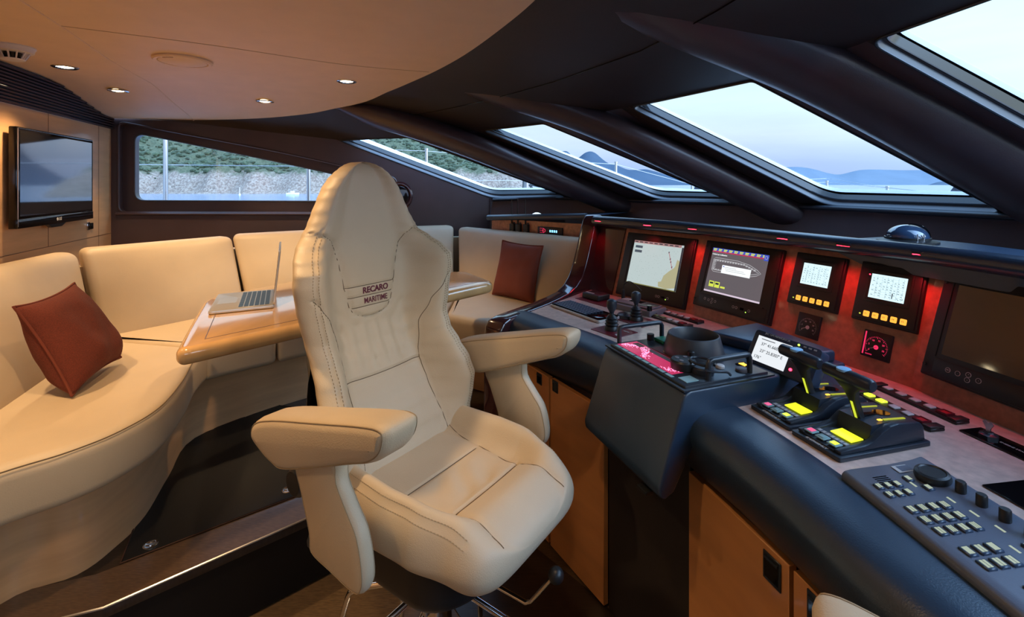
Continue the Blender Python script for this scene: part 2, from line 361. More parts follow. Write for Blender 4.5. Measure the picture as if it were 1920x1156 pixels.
# aft bulkhead (behind the sofa, carries the television) in maple
mb = MB(); SE = 5.6
mb.poly([tw(0, 0), tw(SE, 0), tw(SE, 2.2), tw(0, 2.2)]); 
mb.poly([tw(0, 0, -.05), tw(0, 2.2, -.05), tw(SE, 2.2, -.05), tw(SE, 0, -.05)])
struct('wall_aft', mb, M['maple'], flat=True)
mb = MB()
for z in (1.143,): mb.box(.0, SE, -.0005, .0015, z-.0015, z+.0015, F=Fr(A0, TD, TN, (0, 0, 1)))
for s in (.20, .83, 1.46, 2.1): mb.box(s-.001, s+.001, -.0005, .0015, 1.143 if s > .3 else .3, 1.91, F=Fr(A0, TD, TN, (0, 0, 1)))
struct('trim_4', mb, M['inlay'], label='thin dark joints between the maple wall panels')
# louvred grille above the maple panels
FT = Fr(A0, TD, TN, (0, 0, 1))
g_ = thing('louvre_grille', 'dark brown horizontal louvre grille along the top of the maple wall', 'grille', tw(.8, 1.91))
mb = MB(FT); bk = [(s_*.05, min(2.11, zc(*tw(s_*.05, 2)[:2]))) for s_ in range(0, 65)]; mb = MB(Fr(A0, TD, (0, 0, 1), TN)); mb.prism([(0, 1.91)]+bk+[(3.2, 1.91)], .001, .006); obj('backing', mb, M['gloss'], g_)
mb = MB(FT)
for k in range(13):
    z = 1.912+k*.0175; s0 = next((q*.02 for q in range(200) if zc(*tw(q*.02, 2)[:2]) > z+.006), None)
    if s0 is None: continue
    mb.box(s0, 3.2, .004, .022, z, z+.0075, bev=.002, seg=1)
obj('slats', mb, M['grille'], g_)
# port wall with side window
A1 = (-.17, 4.2)
SEND = 2.868
c1 = [(.047, 1.295), (2.05, 1.262), (2.05, 1.555), (1.2, 1.751), (.047, 1.968)]
c2 = [(.125, 1.379), (1.93, 1.358), (1.90, 1.505), (1.2, 1.668), (.125, 1.893)]
outl = [(0, .28), (SEND, .28), (SEND, 1.379), (1.58, 1.866), (0, 2.02)]
o1 = rp([pw(s, z) for s, z in outl], .001); a1 = rp([pw(s, z) for s, z in c1], [.04, .05, .05, .3, .05])
a2 = rp([pw(s, z, -.055) for s, z in c1], [.04, .05, .05, .3, .05]); b1 = rp([pw(s, z, -.058) for s, z in c2], [.065, .09, .05, .3, .075], 6)
def rp6(pts, r): return rp(pts, r, 6)
o1 = rp6([pw(s, z) for s, z in outl], .001); a1 = rp6([pw(s, z) for s, z in c1], [.05, .05, .05, .3, .05]); a2 = rp6([pw(s, z, -.055) for s, z in c1], [.05, .05, .05, .3, .05])
b2 = rp6([pw(s, z, -.12) for s, z in c2], [.065, .09, .05, .3, .075])
mb = MB(); mb.grid([o1, a1, a2, b1, b2], cu=True); struct('wall_port', mb, M['darkskin'], ang=60)
w1 = thing('window_1', 'long tapering side window', 'window', pw(.9, 1.3)); del w1['category']; w1['kind'] = 'structure'
mb = MB(); mb.tube(b1+b1[:1], .006, 8); obj('window_seal', mb, M['rubber'], w1)
mb = MB(); mb.poly(b2); obj('glass', mb, M['glass'], w1, flat=True)
mb = MB(); mb.tube(a1+a1[:1], .008, 8); obj('window_frame', mb, M['darkskin'], w1)
mb = MB(); mb.tube([pw(.04, 1.285, .012), pw(2.1, 1.252, .012)], .02, 10, flat=.6); obj('window_sill', mb, M['darkskin'], w1)
# round recess (speaker) beside the side window
mb = MB(Fr(pw(2.09, 1.405, .002), PE, (0, 0, 1), -PN)); mb.F = Fr(pw(2.075, 1.405, 0), PE, (0, 0, 1), PN)
mb.lathe([(.108, 0), (.108, .008), (.098, .012), (.085, .010), (.078, -.0), (.072, .004)], 40, cap=False, sc=(1.0, 1.12)); 
sp = thing('wall_speaker', 'round dark speaker set into the port wall beside the helm chair headrest', 'speaker', pw(2.075, 1.29))
obj('bezel', mb, M['maroonwood'], sp)
mb = MB(Fr(pw(2.075, 1.405, 0), PE, (0, 0, 1), PN)); mb.lathe([(0, .006), (.05, .005), (.074, .003), (.074, 0)], 32, sc=(1, 1.12)); obj('grille_cloth', mb, M['gloss'], sp)

# windscreen: top / bottom lines of the four raked panes
TT = [V(p) for p in [(-1.423, 3.907, 1.865), (-.80, 3.70, 1.862), (-.22, 3.56, 1.90), (.226, 3.39, 1.93), (.72, 2.92, 1.97), (1.118, 2.227, 1.98), (1.255, 1.69, 2.0), (1.33, .85, 2.0), (1.30, -1.0, 2.0)]]
BB = [V(p) for p in [(-.17, 4.2, 1.379), (.475, 4.15, 1.395), (1.09, 3.57, 1.388), (1.49, 3.23, 1.385), (1.74, 2.66, 1.385), (1.98, 1.92, 1.385), (2.07, 1.46, 1.385), (2.12, .7, 1.38), (2.1, -1.0, 1.38)]]
for k, (i, r) in enumerate(((0, .09), (2, .05), (4, .05), (6, .05), (7, .05))):
    q = [BB[i], BB[i+1], TT[i+1], TT[i]]
    n = ((q[1]-q[0]).cross(q[3]-q[0])+(q[2]-q[1]).cross(q[3]-q[2])).normalized()
    if n.z < 0: n = -n
    c = sum(q, V((0, 0, 0)))/4
    big = rp([p+(p-c).normalized()*.16 for p in q], .001, 8); rr = [.09, .06, .02, .06]; e0 = rp(q, rr, 8)
    sh = lambda d, ins_: rp([p+(c-p).normalized()*ins_+n*d for p in q], rr, 8)
    w = thing('window_%d' % (k+2), ['foremost port windscreen pane, narrow triangle', 'second windscreen pane from port', 'large centre windscreen pane', 'large starboard windscreen pane', 'outermost starboard windscreen pane, outside the picture'][k], 'window', tuple(c)); del w['category']; w['kind'] = 'structure'
    mb = MB(); mb.grid([big, e0], cu=True); obj('surround', mb, M['darkroof'], w)
    mb = MB(); mb.grid([e0, sh(.030, .0)], cu=True); mb.grid([sh(.030, 0), sh(.032, .016)], cu=True); obj('window_frame', mb, M['rubber'], w)
    mb = MB(); mb.grid([sh(.032, .016), sh(.072, .018), sh(.074, .03)], cu=True); obj('black_band', mb, M['gloss'], w)
    mb = MB(); l = sh(.0, -.002); mb.tube(l+l[:1], .0055, 8); l = sh(.034, .014); mb.tube(l+l[:1], .004, 6); obj('window_seal', mb, M['satin'], w, label='shiny seal line')
    mb = MB(); mb.grid([sh(.074, .03), sh(.092, .034)], cu=True); obj('outer_edge', mb, M['gelcoat'], w)
    mb = MB(); mb.poly(sh(.086, .03)); obj('glass', mb, M['glass'], w, flat=True)
mb = MB()
for i in (1, 3, 5): mb.poly([BB[i]+(BB[i]-TT[i])*.1, BB[i+1]+(BB[i+1]-TT[i+1])*.1, TT[i+1]+(TT[i+1]-BB[i+1])*.15, TT[i]+(TT[i]-BB[i])*.15])
struct('trim_12', mb, M['darkskin'], flat=True, label='dark lining behind the windscreen pillars')
# white coaming outside the foremost pane
mb = MB(); a, b = TT[0]+V((.06, .12, -.03)), BB[0]+V((.06, .10, -.04)); d = (b-a).normalized(); q = V((.55, .75, .02))*.22
mb.prism([(0, 0), ((b-a).length+.5, 0), ((b-a).length+.5, .17), (-.2, .17)], 0, .02, F=Fr(a-d*.2+V((0, 0, .03)), d, (.5, .80, .1), d.cross(V((.5, .8, .1)))))
obj('side_coaming', mb, M['gelcoat'], None, 'white outer coaming running down beside the foremost side pane', 'coaming')
# padded mullions
def mull(name, pts, r, lab, tap=1):
    p = cat_rom(pts, 10); L = len(p); rad = [r*(.95+.1*math.sin(PI*i/L))*(1 if not tap else .35+.65*sstep(0, .22, i/L)) for i in range(L)]
    mb = MB(); mb.tube(p, rad, 20, flat=.62, up=(0, 0, 1)); return struct(name, mb, M['darkskin'], label=lab)
mull('trim_5', [(-1.30, 3.50, 2.09), (-1.0, 3.56, 2.01), (-.51, 3.60, 1.865), (.14, 3.71, 1.62), (.78, 3.83, 1.37), (1.0, 3.9, 1.27)], .145, 'padded windscreen pillar on the port side')
mull('trim_6', [(-.45, 2.95, 2.14), (-.05, 3.10, 2.09), (.48, 3.15, 1.93), (1.05, 3.04, 1.66), (1.615, 2.93, 1.36), (1.85, 2.9, 1.24)], .145, 'padded windscreen pillar between two panes')
mull('trim_7', [(-.2, 1.45, 2.27), (.22, 1.62, 2.235), (.7, 1.84, 2.13), (1.2, 1.93, 1.965), (1.62, 1.82, 1.69), (2.03, 1.68, 1.37), (2.2, 1.63, 1.25)], .16, 'broad padded windscreen pillar above the monitors', 0)
# wall below the windscreen
mb = MB(); up = [BB[i]+V((-.0, -.0, .0)) for i in range(9)]
dn = [V((p.x*1.0-.02, p.y-.03, 1.2)) for p in BB]
up2 = [p+(p-V((0, 1.5, 1.4))).normalized()*.06+V((0, 0, .0)) for p in BB]
mb.grid([up2, [p-(p-V((0, 1.5, 1.4))).normalized()*.012+V((0, 0, -.006)) for p in BB], [V((p.x, p.y, p.z-.03)) for p in up], dn]); struct('wall_front', mb, M['darkskin'])
mb = MB(); mb.tube([p-(p-V((0, 1.5, 1.4))).normalized()*.02+V((0, 0, -.012)) for p in cat_rom(BB, 6)], .014, 10); struct('trim_8', mb, M['satin'], label='shiny lower edge of the windscreen')
mb = MB(); mb.grid([[(p.x, p.y, 1.2) for p in dn], [(p.x, p.y, .0) for p in dn]]); mb.poly([(-.19, 4.17, 0), (-.19, 4.17, 1.38), (-.17, 4.3, 1.38), (-.17, 4.3, 0)]); struct('wall_bow', mb, M['darkskin'])
# dark roof lining between headliner and windscreen
TO = [pw(-.02, 2.0, -.02), pw(.8, 1.925, -.02)] + [TT[0]+V((0, .02, -.012))]+[p+V((0, 0, .004)) for p in TT[1:]]
EP = [(-2.75, 3.60), (-2.1, 3.63), (-1.6, 3.575), (-1.318, 3.488), (-.957, 3.313), (-.56, 2.801), (-.262, 2.33), (-.03, 1.85), (.105, 1.50), (.22, .9), (.15, -1.0)]
ER = [(x, y, zc(x, y)+.032) for x, y in EP]; IN = [(x-.12, y-.15, z+.03) for x, y, z in ER]
def dense(l): return [tuple(p) for p in cat_rom(l, 6)]
def lin(l):
    o = []
    for a, b in zip(l, l[1:]): o += [tuple(V(a).lerp(V(b), k/6)) for k in range(6)]
    return o+[tuple(l[-1])]
mb = MB(); LT, LE, LI = lin(TO), dense(ER), dense(IN); MD = [tuple(V(a)*.5+V(b)*.5+V((0, 0, .006))) for a, b in zip(LT, LE)]
mb.grid([LT, MD, LE, LI]); struct('ceiling_dark', mb, M['darkroof'], ang=60)
mb = MB(); mb.tube([V(p)-V((0, 0, .002)) for p in MD[20:52]], .0028, 6); struct('trim_9', mb, M['gloss'], label='dark joint in the roof lining')
# cream headliner
EDGE = [(-2.431, 3.646), (-1.934, 3.626), (-1.55, 3.565), (-1.318, 3.488), (-.957, 3.313), (-.56, 2.801), (-.262, 2.33), (-.03, 1.85), (.105, 1.50), (.195, 1.12), (.24, .7), (.22, 0), (.1, -1.0)]
EC = [(p.x, p.y) for p in cat_rom([(x, y, 0) for x, y in EDGE], 6)]
poly = [(-2.99, 3.53)]+EC+[(-.1, -2.0), (-.98, -2.0)]
bm = bmesh.new(); f = bm.faces.new([bm.verts.new((x, y, 0)) for x, y in poly])
for ax_, lo, hi in ((0, -3, .3), (1, -2, 3.7)):
    v = lo
    while v < hi:
        bmesh.ops.bisect_plane(bm, geom=bm.verts[:]+bm.edges[:]+bm.faces[:], plane_co=(v, v, 0), plane_no=(1, 0, 0) if ax_ == 0 else (0, 1, 0)); v += .09
SEAM = [(-1.3, .9), (-1.48, 1.25), (-1.637, 1.61), (-1.77, 1.92), (-1.981, 2.377), (-2.14, 2.80), (-2.26, 3.15), (-2.34, 3.45), (-2.426, 3.66)]
bmesh.ops.remove_doubles(bm, verts=bm.verts[:], dist=.006)
for v in bm.verts: v.co.z = zc(v.co.x, v.co.y)
mb = MB(); mb.bm(bm); lip = [(x, y, zc(x, y)) for x, y in EC]
struct('ceiling', mb, M['headliner'], ang=60)
mb = MB(); mb.grid([lip, [(x+.004, y+.004, z+.055) for x, y, z in lip]]); struct('trim_13', mb, M['headliner'], label='rounded lip of the cream headliner')
mb = MB(); sm = [(p.x, p.y, zc(p.x, p.y)+.0005) for p in cat_rom([(x, y, 0) for x, y in SEAM], 6)]
mb.tube(sm, .005, 8); struct('trim_10', mb, M['headliner'], label='raised curved seam across the cream headliner')
mb = MB(); s2 = [(p.x, p.y, zc(p.x, p.y)) for p in cat_rom([(-1.74, 1.84, 0), (-1.31, 2.10, 0), (-.864, 2.43, 0), (-.45, 2.6, 0)], 8)]
mb.tube(s2, .0018, 6); struct('trim_11', mb, M['thread'], label='faint panel joint in the headliner')
# rest of the cabin behind the viewer
mb = MB(); a0 = rp([(-1.1, -1.7, 0), (2.4, -1.9, 0), (2.4, -1.9, 2.3), (-1.1, -1.7, 2.3)], .001); a1 = rp([(-.3, -1.745, 1.25), (2.1, -1.88, 1.25), (2.0, -1.875, 1.95), (-.3, -1.745, 1.95)], .08); mb.grid([a0, a1, [p+V((0, -.08, 0)) for p in a1]], cu=True); struct('wall_starboard', mb, M['darkskin'])
mb = MB(); mb.poly([p+V((0, -.06, 0)) for p in a1]); struct('window_7', mb, M['glass'], flat=True)
mb = MB(); mb.poly([(-.3, -2.2, 2.172), (2.4, -2.2, 2.172), (2.4, -1.0, 2.01), (1.3, -1.0, 2.01), (.05, -1.0, 2.172)]); mb.poly([(2.09, -1.0, 0), (2.3, -1.95, 0), (2.3, -1.95, 1.38), (2.09, -1.0, 1.38)]); struct('wall_quarter', mb, M['darkskin'], flat=True)
# ceiling fittings
def place_label(i): return ['downlight near the headliner edge, above the helm chair', 'downlight nearest the side window end of the headliner', 'small downlight second from the louvre grille', 'downlight closest to the smoke detector'][i] if i < 4 else 'warm round downlight behind the viewer, number of the cabin row out of frame'
dl = thing('downlight', 'round chrome-rimmed downlight near the headliner edge, rightmost of the four', 'downlight', LIGHTS[0], 'recessed downlights')
F0 = Fr(LIGHTS[0]); mb = MB(F0); mb.lathe([(.056, .0), (.056, -.004), (.050, -.007), (.038, -.005), (.036, .004)], 28, cap=False); obj('trim_ring', mb, M['chrome'], dl)
mb = MB(F0); mb.lathe([(.0, -.006), (.02, -.005), (.036, .0), (.036, .003)], 24, cap=False); obj('lens', mb, EM['lamp'], dl)
for p, l in zip(LIGHTS[1:4], ['round downlight nearest the side window, left of the rightmost one', 'round downlight just above the inner end of the louvre grille', 'round downlight between the smoke detector and the louvre grille']):
    dup(dl, p, 0, l)
for p in LIGHTS[4:]: dup(dl, p, 0, 'round downlight in the headliner behind and above the viewer, outside the picture', 'downlights behind the viewer')
mb = MB(Fr((-1.608, 2.346, 2.112)))
t = thing('ceiling_speaker', 'flat oval cream cover set in the middle of the headliner', 'speaker', (-1.608, 2.346, 2.11))
mb.lathe([(.125, 0), (.125, -.010), (.118, -.016), (.105, -.015), (.103, -.010)], 48, cap=False); obj('rim', mb, M['headliner'], t)
mb = MB(Fr((-1.608, 2.346, 2.112))); mb.lathe([(0, -.026), (.06, -.024), (.10, -.014), (.104, 0)], 48); mb.box(-.03, .02, -.099, -.095, -.018, -.012); obj('cover', mb, M['headliner'], t)
F0 = Fr((-2.205, 2.12, 2.112)); t = thing('smoke_detector', 'white round smoke detector on the headliner at the left edge', 'smoke detector', F0.o)
mb = MB(F0); mb.lathe([(.115, 0), (.115, -.012), (.108, -.020), (.104, -.040), (.080, -.046)], 40); obj('base', mb, M['white'], t)
mb = MB(F0); mb.lathe([(.05, -.04), (.05, -.085)], 20); obj('chamber', mb, M['gloss'], t)
mb = MB(F0)
for k in range(12):
    a = 2*PI*k/12; Fk = Fr(F0((0, 0, 0)), (math.cos(a), math.sin(a), 0), (-math.sin(a), math.cos(a), 0)); mb.prism([(.055, -.09), (.062, -.09), (.088, -.044), (.078, -.044)], -.004, .004, F=Fr(Fk.o, Fk.x, (0, 0, 1), -Fk.y))
mb.lathe([(0, -.094), (.058, -.094), (.064, -.088), (.05, -.084)], 36); obj('vented_cap', mb, M['white'], t); t.scale = (.66, .66, .66)
# light switches on the aft wall
for s in (.352, .325):
    pass
t = thing('wall_switch', 'small pair of chrome and dark rocker switches on the maple wall under the television', 'switch', tw(.335, 1.19))
mb = MB(FT)
mb.box(.345, .378, 0, .008, 1.197, 1.250, bev=.002); obj('plate', mb, M['chrome'], t)
mb = MB(FT); mb.box(.350, .362, .008, .012, 1.203, 1.244, bev=.001); mb.box(.300, .330, 0, .010, 1.20, 1.242, bev=.002); obj('rocker', mb, M['gloss'], t)

# television
t = thing('television', 'wall-mounted flat black television reflecting the coast, on the maple wall', 'television', tw(.83, 1.27, .04))
FV = Fr(tw(1.235, 1.277, .055), -TD, (0, 0, 1), TN)     # x from the viewer's end to the corner
mb = MB(FV); mb.box(0, .809, 0, .517, -.035, 0, bev=.006); mb.box(0, .809, .0, .05, -.035, .002, bev=.004); obj('casing', mb, M['gloss'], t)
mb = MB(FV); mb.box(.022, .787, .062, .495, -.001, .0015); obj('screen', mb, M['screenglass'], t)
mb = MB(FV)
mb.box(.012, .797, .045, .047, .0, .0035); mb.box(.004, .006, .01, .507, .0, .003); mb.box(.004, .805, .508, .510, .0, .003); obj('trim_line', mb, M['steel'], t, label='thin bright trim line')
mb = MB(FV); mb.text('LG', .024, x=.40, y=.026, z=.003, bold=True); mb.lathe([(.009, 0), (.009, .001), (.007, .001)], 16, F=FV.at(.372, .026, .002)); obj('logo', mb, M['greylabel'], t)
mb = MB(FV); mb.prism([(.30, 0), (.50, 0), (.45, -.02), (.35, -.02)], -.03, -.01, bev=.002); mb.box(.1, .7, .1, .4, -.055, -.035); obj('bracket', mb, M['blackplastic'], t)
# ================================================================ dinette
sofa = thing('corner_sofa', 'cream leather U-shaped dinette sofa wrapping round the table', 'sofa', (-1.8, 2.6, .28))
mb = MB(); base = [(-1.50, .95), (-1.49, 1.38), (-1.36, 1.50), (-1.335, 1.62), (-1.345, 1.76), (-1.43, 2.0), (-1.52, 2.30), (-1.32, 2.60), (-1.05, 2.85), (-.80, 3.05), (-.55, 3.07), (-.15, 2.82), (.10, 2.72), (.52, 3.10), (.1, 3.7), (-.40, 4.05), (-1.4, 3.78), (-2.2, 3.5), (-2.75, 3.4), (-2.45, 2.5), (-1.95, .95)]
bp_ = [(p.x, p.y) for p in cat_rom([(x, y, 0) for x, y in base], 5, True)]
slab(mb, bp_, .281, .58, r=.004, rb=0); obj('base', mb, M['maple'], sofa, label='maple plinth of the sofa')
def seat(pts, r=.045, sm=6):
    mb = MB(); q = [(p.x, p.y) for p in cat_rom([(x, y, 0) for x, y in pts], sm, True)] if sm else [(p.x, p.y) for p in rp([(x, y, 0) for x, y in pts], .03, 5)]
    slab(mb, q, .565, .73, r=r, rb=.03, n=6); return obj('seat_cushion', mb, M['sofa'], sofa)
seat([(p.x, p.y) for p in cat_rom([(x, y, 0) for x, y in [(-1.46, .95), (-1.41, 1.25), (-1.29, 1.40), (-1.235, 1.52), (-1.228, 1.68), (-1.30, 1.90), (-1.40, 2.12), (-1.45, 2.285)]], 6)]+[(-2.12, 2.43), (-1.95, 1.9), (-1.72, .95)], sm=0)
seat([(-1.449, 2.272), (-1.40, 2.33), (-1.225, 2.50), (-1.62, 3.04), (-1.9, 2.9), (-2.13, 2.415)], sm=0)
seat([(-1.222, 2.505), (-1.0, 2.72), (-.76, 2.94), (-.92, 3.6), (-1.3, 3.5), (-1.61, 3.05)], sm=0)
seat([(-.75, 2.945), (-.62, 2.99), (-.41, 2.87), (-.40, 3.85), (-.91, 3.6)], sm=0)
seat([(-.40, 2.865), (-.174, 2.72), (.02, 2.60), (.48, 3.05), (-.10, 3.7), (-.39, 3.85)], sm=0)
mb = MB(); nose = cat_rom([(-1.46+.01, .95, 0), (-1.40, 1.25, 0), (-1.285, 1.40, 0), (-1.23, 1.52, 0), (-1.223, 1.68, 0), (-1.295, 1.90, 0), (-1.395, 2.12, 0), (-1.45, 2.28, 0)], 8)
mb.tube([(p.x-.012, p.y, .7195) for p in nose], .0022, 6); obj('stitched_seam', mb, M['seam'], sofa)
def backc(bf0, bf1, tf0, tf1, zt, zb=.68, th=.13, bulge=.03, r=.04):
    a, b, c, d = V((*bf0, zb)), V((*bf1, zb)), V((*tf0, zt)), V((*tf1, zt))
    n = (b-a).cross(V((0, 0, 1))); n.normalize()
    if n.dot(V((-1, 2.2, 0))-a) > 0: n = -n
    mb = MB(); hexa(mb, [a, b, b+n*th*1.3, a+n*th*1.3, c, d, d+n*th, c+n*th], r, bulge, 10); return obj('back_cushion', mb, M['sofa'], sofa)
backc((-1.46, .92), (-2.03, 2.37), (-1.82, .95), (-2.27, 2.53), 1.155, bulge=.045, r=.06)
backc((-2.05, 2.41), (-1.64, 2.99), (-2.29, 2.56), (-1.86, 3.20), 1.155)
backc((-1.635, 2.985), (-1.05, 3.30), (-1.862, 3.19), (-1.20, 3.67), 1.165)
backc((-1.04, 3.305), (-.43, 3.60), (-1.19, 3.68), (-.475, 3.98), 1.16)
backc((-.41, 3.60), (.40, 2.90), (-.455, 3.955), (.52, 3.03), 1.15, th=.11)
sup = [(-1.90, .93), (-2.33, 2.52), (-1.93, 3.26), (-1.25, 3.74), (-.45, 4.03), (.55, 3.08)]; o2 = [(-1.98, .92), (-2.42, 2.54), (-2.0, 3.34), (-1.29, 3.82), (-.44, 4.12), (.61, 3.14)]
mb = MB(); mb.prism(sup+o2[::-1], .5, 1.06); obj('back_support', mb, M['sofa'], sofa)
# dining table
t = thing('dining_table', 'glossy maple dinette table with a rounded solid rim on the raised floor', 'table', (-.75, 2.2, .28))
tp = rp([(-1.015, 1.44, 0), (-.085, 2.47, 0), (-.27, 2.80, 0), (-1.12, 2.55, 0), (-1.36, 2.12, 0)], [.05, .06, .06, .12, .1], 7)
mb = MB(); slab(mb, [(p.x, p.y) for p in tp], .945, 1.0, r=.022, rb=.022, n=6); obj('table_top', mb, M['mapletop'], t)
mb = MB(); mb.box(0, .62, -.0012, .0012, 1.0001, 1.0008, F=Fr((-.995, 1.555, 0), (-.34, .68, 0), (-.68, -.34, 0))); mb.box(0, 1.25, -.0012, .0012, 1.0001, 1.0008, F=Fr((-.995, 1.555, 0), (.93, 1.03, 0), (-1.03, .93, 0))); obj('inlay_line', mb, M['inlay'], t)
mb = MB(); mb.cyl(-.72, 2.2, .30, .945, .05, 24); mb.cyl(-.72, 2.2, .281, .30, .16, 32); obj('pedestal', mb, M['steel'], t)
# laptop
FL = Fr((-1.165, 1.832, 1.0), (.185, .10, 0), (-.10, .185, 0))
FL = Fr((-1.165, 1.842, 1.0), (.886, .462, 0), (-.462, .886, 0))
t = thing('laptop', 'open silver laptop seen side-on near the left end of the dinette table', 'laptop', FL.o)
# base: x = depth from front edge to hinge, y = width
BW, BD = .33, .228
FL = Fr((-1.165, 1.838, 1.0), (.89, .455, 0), (-.43, .90, 0))
mb = MB(FL); mb.prism([(p.x, p.y) for p in rp([(0, 0, 0), (BD, 0, 0), (BD, BW, 0), (0, BW, 0)], .012, 5)], .002, .014, bev=.002); mb.box(.02, .2, .02, .3, 0, .002); obj('base', mb, M['silver'], t)
kb = MB(FL)
kb.box(.098, .212, .022, BW-.022, .0140, .0144)
for r_ in range(6):
    x0 = .100+r_*.0188; n_ = 14 if r_ != 0 else 8
    for k in range(n_):
        wd = (BW-.048)/n_; y0 = .024+k*wd
        kb.box(x0, x0+.0155, y0+.0012, y0+wd-.0012, .0144, .0158, mat=1)
k_ = obj('keyboard', kb, [M['silver'], M['keyblue']], t)
mb = MB(FL); mb.box(.018, .085, .115, .215, .0141, .0146, bev=.0005, seg=1); obj('trackpad', mb, M['silver'], t)
FS = FL.at(BD-.004, 0, .014, 0, 0); tl = R(84); FS2 = Fr(FS.o, FS.y, FS.z*math.sin(tl)+FS.x*math.cos(tl), FS.x*math.sin(tl)-FS.z*math.cos(tl))
mb = MB(FS2); mb.prism([(p.x, p.y) for p in rp([(0, .0, 0), (BW, 0, 0), (BW, .222, 0), (0, .222, 0)], .01, 5)], -.001, .006, bev=.0015); obj('lid', mb, M['silver'], t)
mb = MB(FS2); mb.box(.008, BW-.008, .012, .214, -.0022, -.001); obj('display', mb, M['screenglass'], t)
# scatter cushions
def pillow(name, c, a, b, w, h, th, mat, pipe, lab, corner=.10, rim=.0045, seed=1):
    a = V(a).normalized(); b = (V(b)-a*V(b).dot(a)).normalized(); n = a.cross(b); F = Fr(c, a, b, n); N_ = 34
    def P3(u, v, s):
        x = u*w/2*(1-corner*(1-abs(v)**2.2)*abs(u)**3); y = v*h/2*(1-corner*(1-abs(u)**2.2)*abs(v)**3)
        e = max(0, (1-abs(u)**3.0)*(1-abs(v)**3.0))**.55; k = noise.noise(V((u*2.2+seed, v*2.2, s)))*.012*e
        k += .004*math.sin(9*u+5*v)*e*(abs(u*v))
        sag = -.02*(1-v)*.5*(1-abs(u)**2)
        return (x, y, s*(th/2*e*(1-.25*v))+k)
    vs = []; fs = []
    top = [[P3(-1+2*i/N_, -1+2*j/N_, 1) for j in range(N_+1)] for i in range(N_+1)]; bot = [[P3(-1+2*i/N_, -1+2*j/N_, -1) for j in range(N_+1)] for i in range(N_+1)]
    mb = MB(F); mb.grid(top); mb.grid(bot)
    t = obj(name, mb, mat, None, lab, 'cushion', origin=c)
    ring = [P3(-1+2*i/N_, -1, 0) for i in range(N_)]+[P3(1, -1+2*i/N_, 0) for i in range(N_)]+[P3(1-2*i/N_, 1, 0) for i in range(N_)]+[P3(-1, 1-2*i/N_, 0) for i in range(N_)]
    ring = [(x*1.003, y*1.003, z) for x, y, z in ring]
    mb = MB(F); mb.tube(ring+ring[:1], rim, 8); obj('piping', mb, pipe, t); return t
pillow('scatter_cushion', (-1.71, 1.87, .915), (-.30, .95, .03), (-.42, -.10, .90), .37, .37, .16, M['terra'], M['terrapipe'], 'terracotta woven cushion leaning at the near left end of the sofa', seed=3)
pillow('scatter_cushion', (.035, 3.27, .915), (.76, -.65, -.03), (.12, .22, .95), .36, .38, .11, M['terraplain'], M['terrapipe'], 'plain brick red cushion on the far sofa seat behind the console end', corner=.06, seed=9)
# ================================================================ helm chair (local frame: x forward, y to the chair's left, z up from floor)
Z0 = .736
WK = [(-.07, .22), (0, .258), (.05, .266), (.1, .274), (.15, .278), (.2, .270), (.25, .258), (.3, .25), (.35, .254), (.4, .266), (.44, .275), (.5, .286), (.53, .283), (.56, .269), (.59, .241), (.62, .207), (.65, .186), (.68, .170), (.72, .150), (.75, .134), (.78, .112), (.80, .090), (.815, .068), (.826, .044), (.832, .022), (.835, .004)]
FK = [(-.07, .03), (0, .04), (.05, .052), (.1, .083), (.15, .118), (.2, .133), (.25, .126), (.3, .112), (.35, .105), (.44, .106), (.5, .113), (.53, .113), (.56, .091), (.59, .059), (.62, .033), (.68, .027), (.84, .034)]
XK = [(-.07, -.10), (0, -.115), (.05, -.13), (.1, -.155), (.15, -.186), (.2, -.216), (.25, -.242), (.3, -.264), (.35, -.278), (.45, -.284), (.53, -.29), (.62, -.30), (.8, -.314), (.84, -.318)]
TB = [(.365, 0), (.3665, .02), (.372, .045), (.385, .066), (.405, .078), (.43, .085), (.48, .095), (.53, .105), (.575, .118), (.60, .133), (.62, .16), (.632, .20), (.64, .24)]
YB = [(-.07, .165), (0, .155), (.12, .138), (.22, .135), (.32, .15), (.39, .185), (.445, .228), (.47, .25)]
def wz(z):
    return lerp_keys(WK, z)
def groove(d, a=.004, w=.006): return a*math.exp(-(d/w)**2)
def backx(y, z):
    w = max(wz(z), 1e-4); s = min(1, abs(y)/w); top = math.sqrt(max(0, 1-((z-.755)/.0805)**2.6)) if z > .755 else 1
    base = lerp_keys(XK, z)-.045+lerp_keys(FK, z)*sstep(.42, .85, s); e = math.sqrt(max(0, 1-s**5))*(.25+.75*top)
    x = base+.045*e
    ay = abs(y); g = 0
    b = lerp_keys(TB, z) if z > .365 else 0
    if .36 < z < .64: g += groove(ay-b, .006, .006)
    if ay < .09 and z < .40: g += groove(z-(.365+.0*ay), .005, .005)*(1 if ay < .03 else 0)
    if ay < b+.004:
        x += .003*sstep(0, .02, b-ay)
        for zl in (.46, .429, .398): g += groove(z-zl, .0025, .003)
    if z < .47: g += groove(ay-lerp_keys(YB, z), .005, .006)
    if ay < .138: g += groove(z-(.207+.3*y*y), .005, .005)
    if -.05 < z < .64: g += groove(ay-.86*w, .003, .004)
    if .205 < z < .37 and ay < .15: x += .0035*math.sin(ay*0+y*75+8*math.sin(y*9)+(z-.3)*12)*sstep(.205, .25, z)*(1-sstep(.33, .37, z))*(1-sstep(.1, .15, ay))
    if .25 < z < .44 and ay > .08: x += .0022*math.sin(z*120-ay*90)*sstep(.25, .3, z)*(1-sstep(.38, .44, z))*sstep(.08, .11, ay)*(1-sstep(.17, .2, ay))
    return x-g
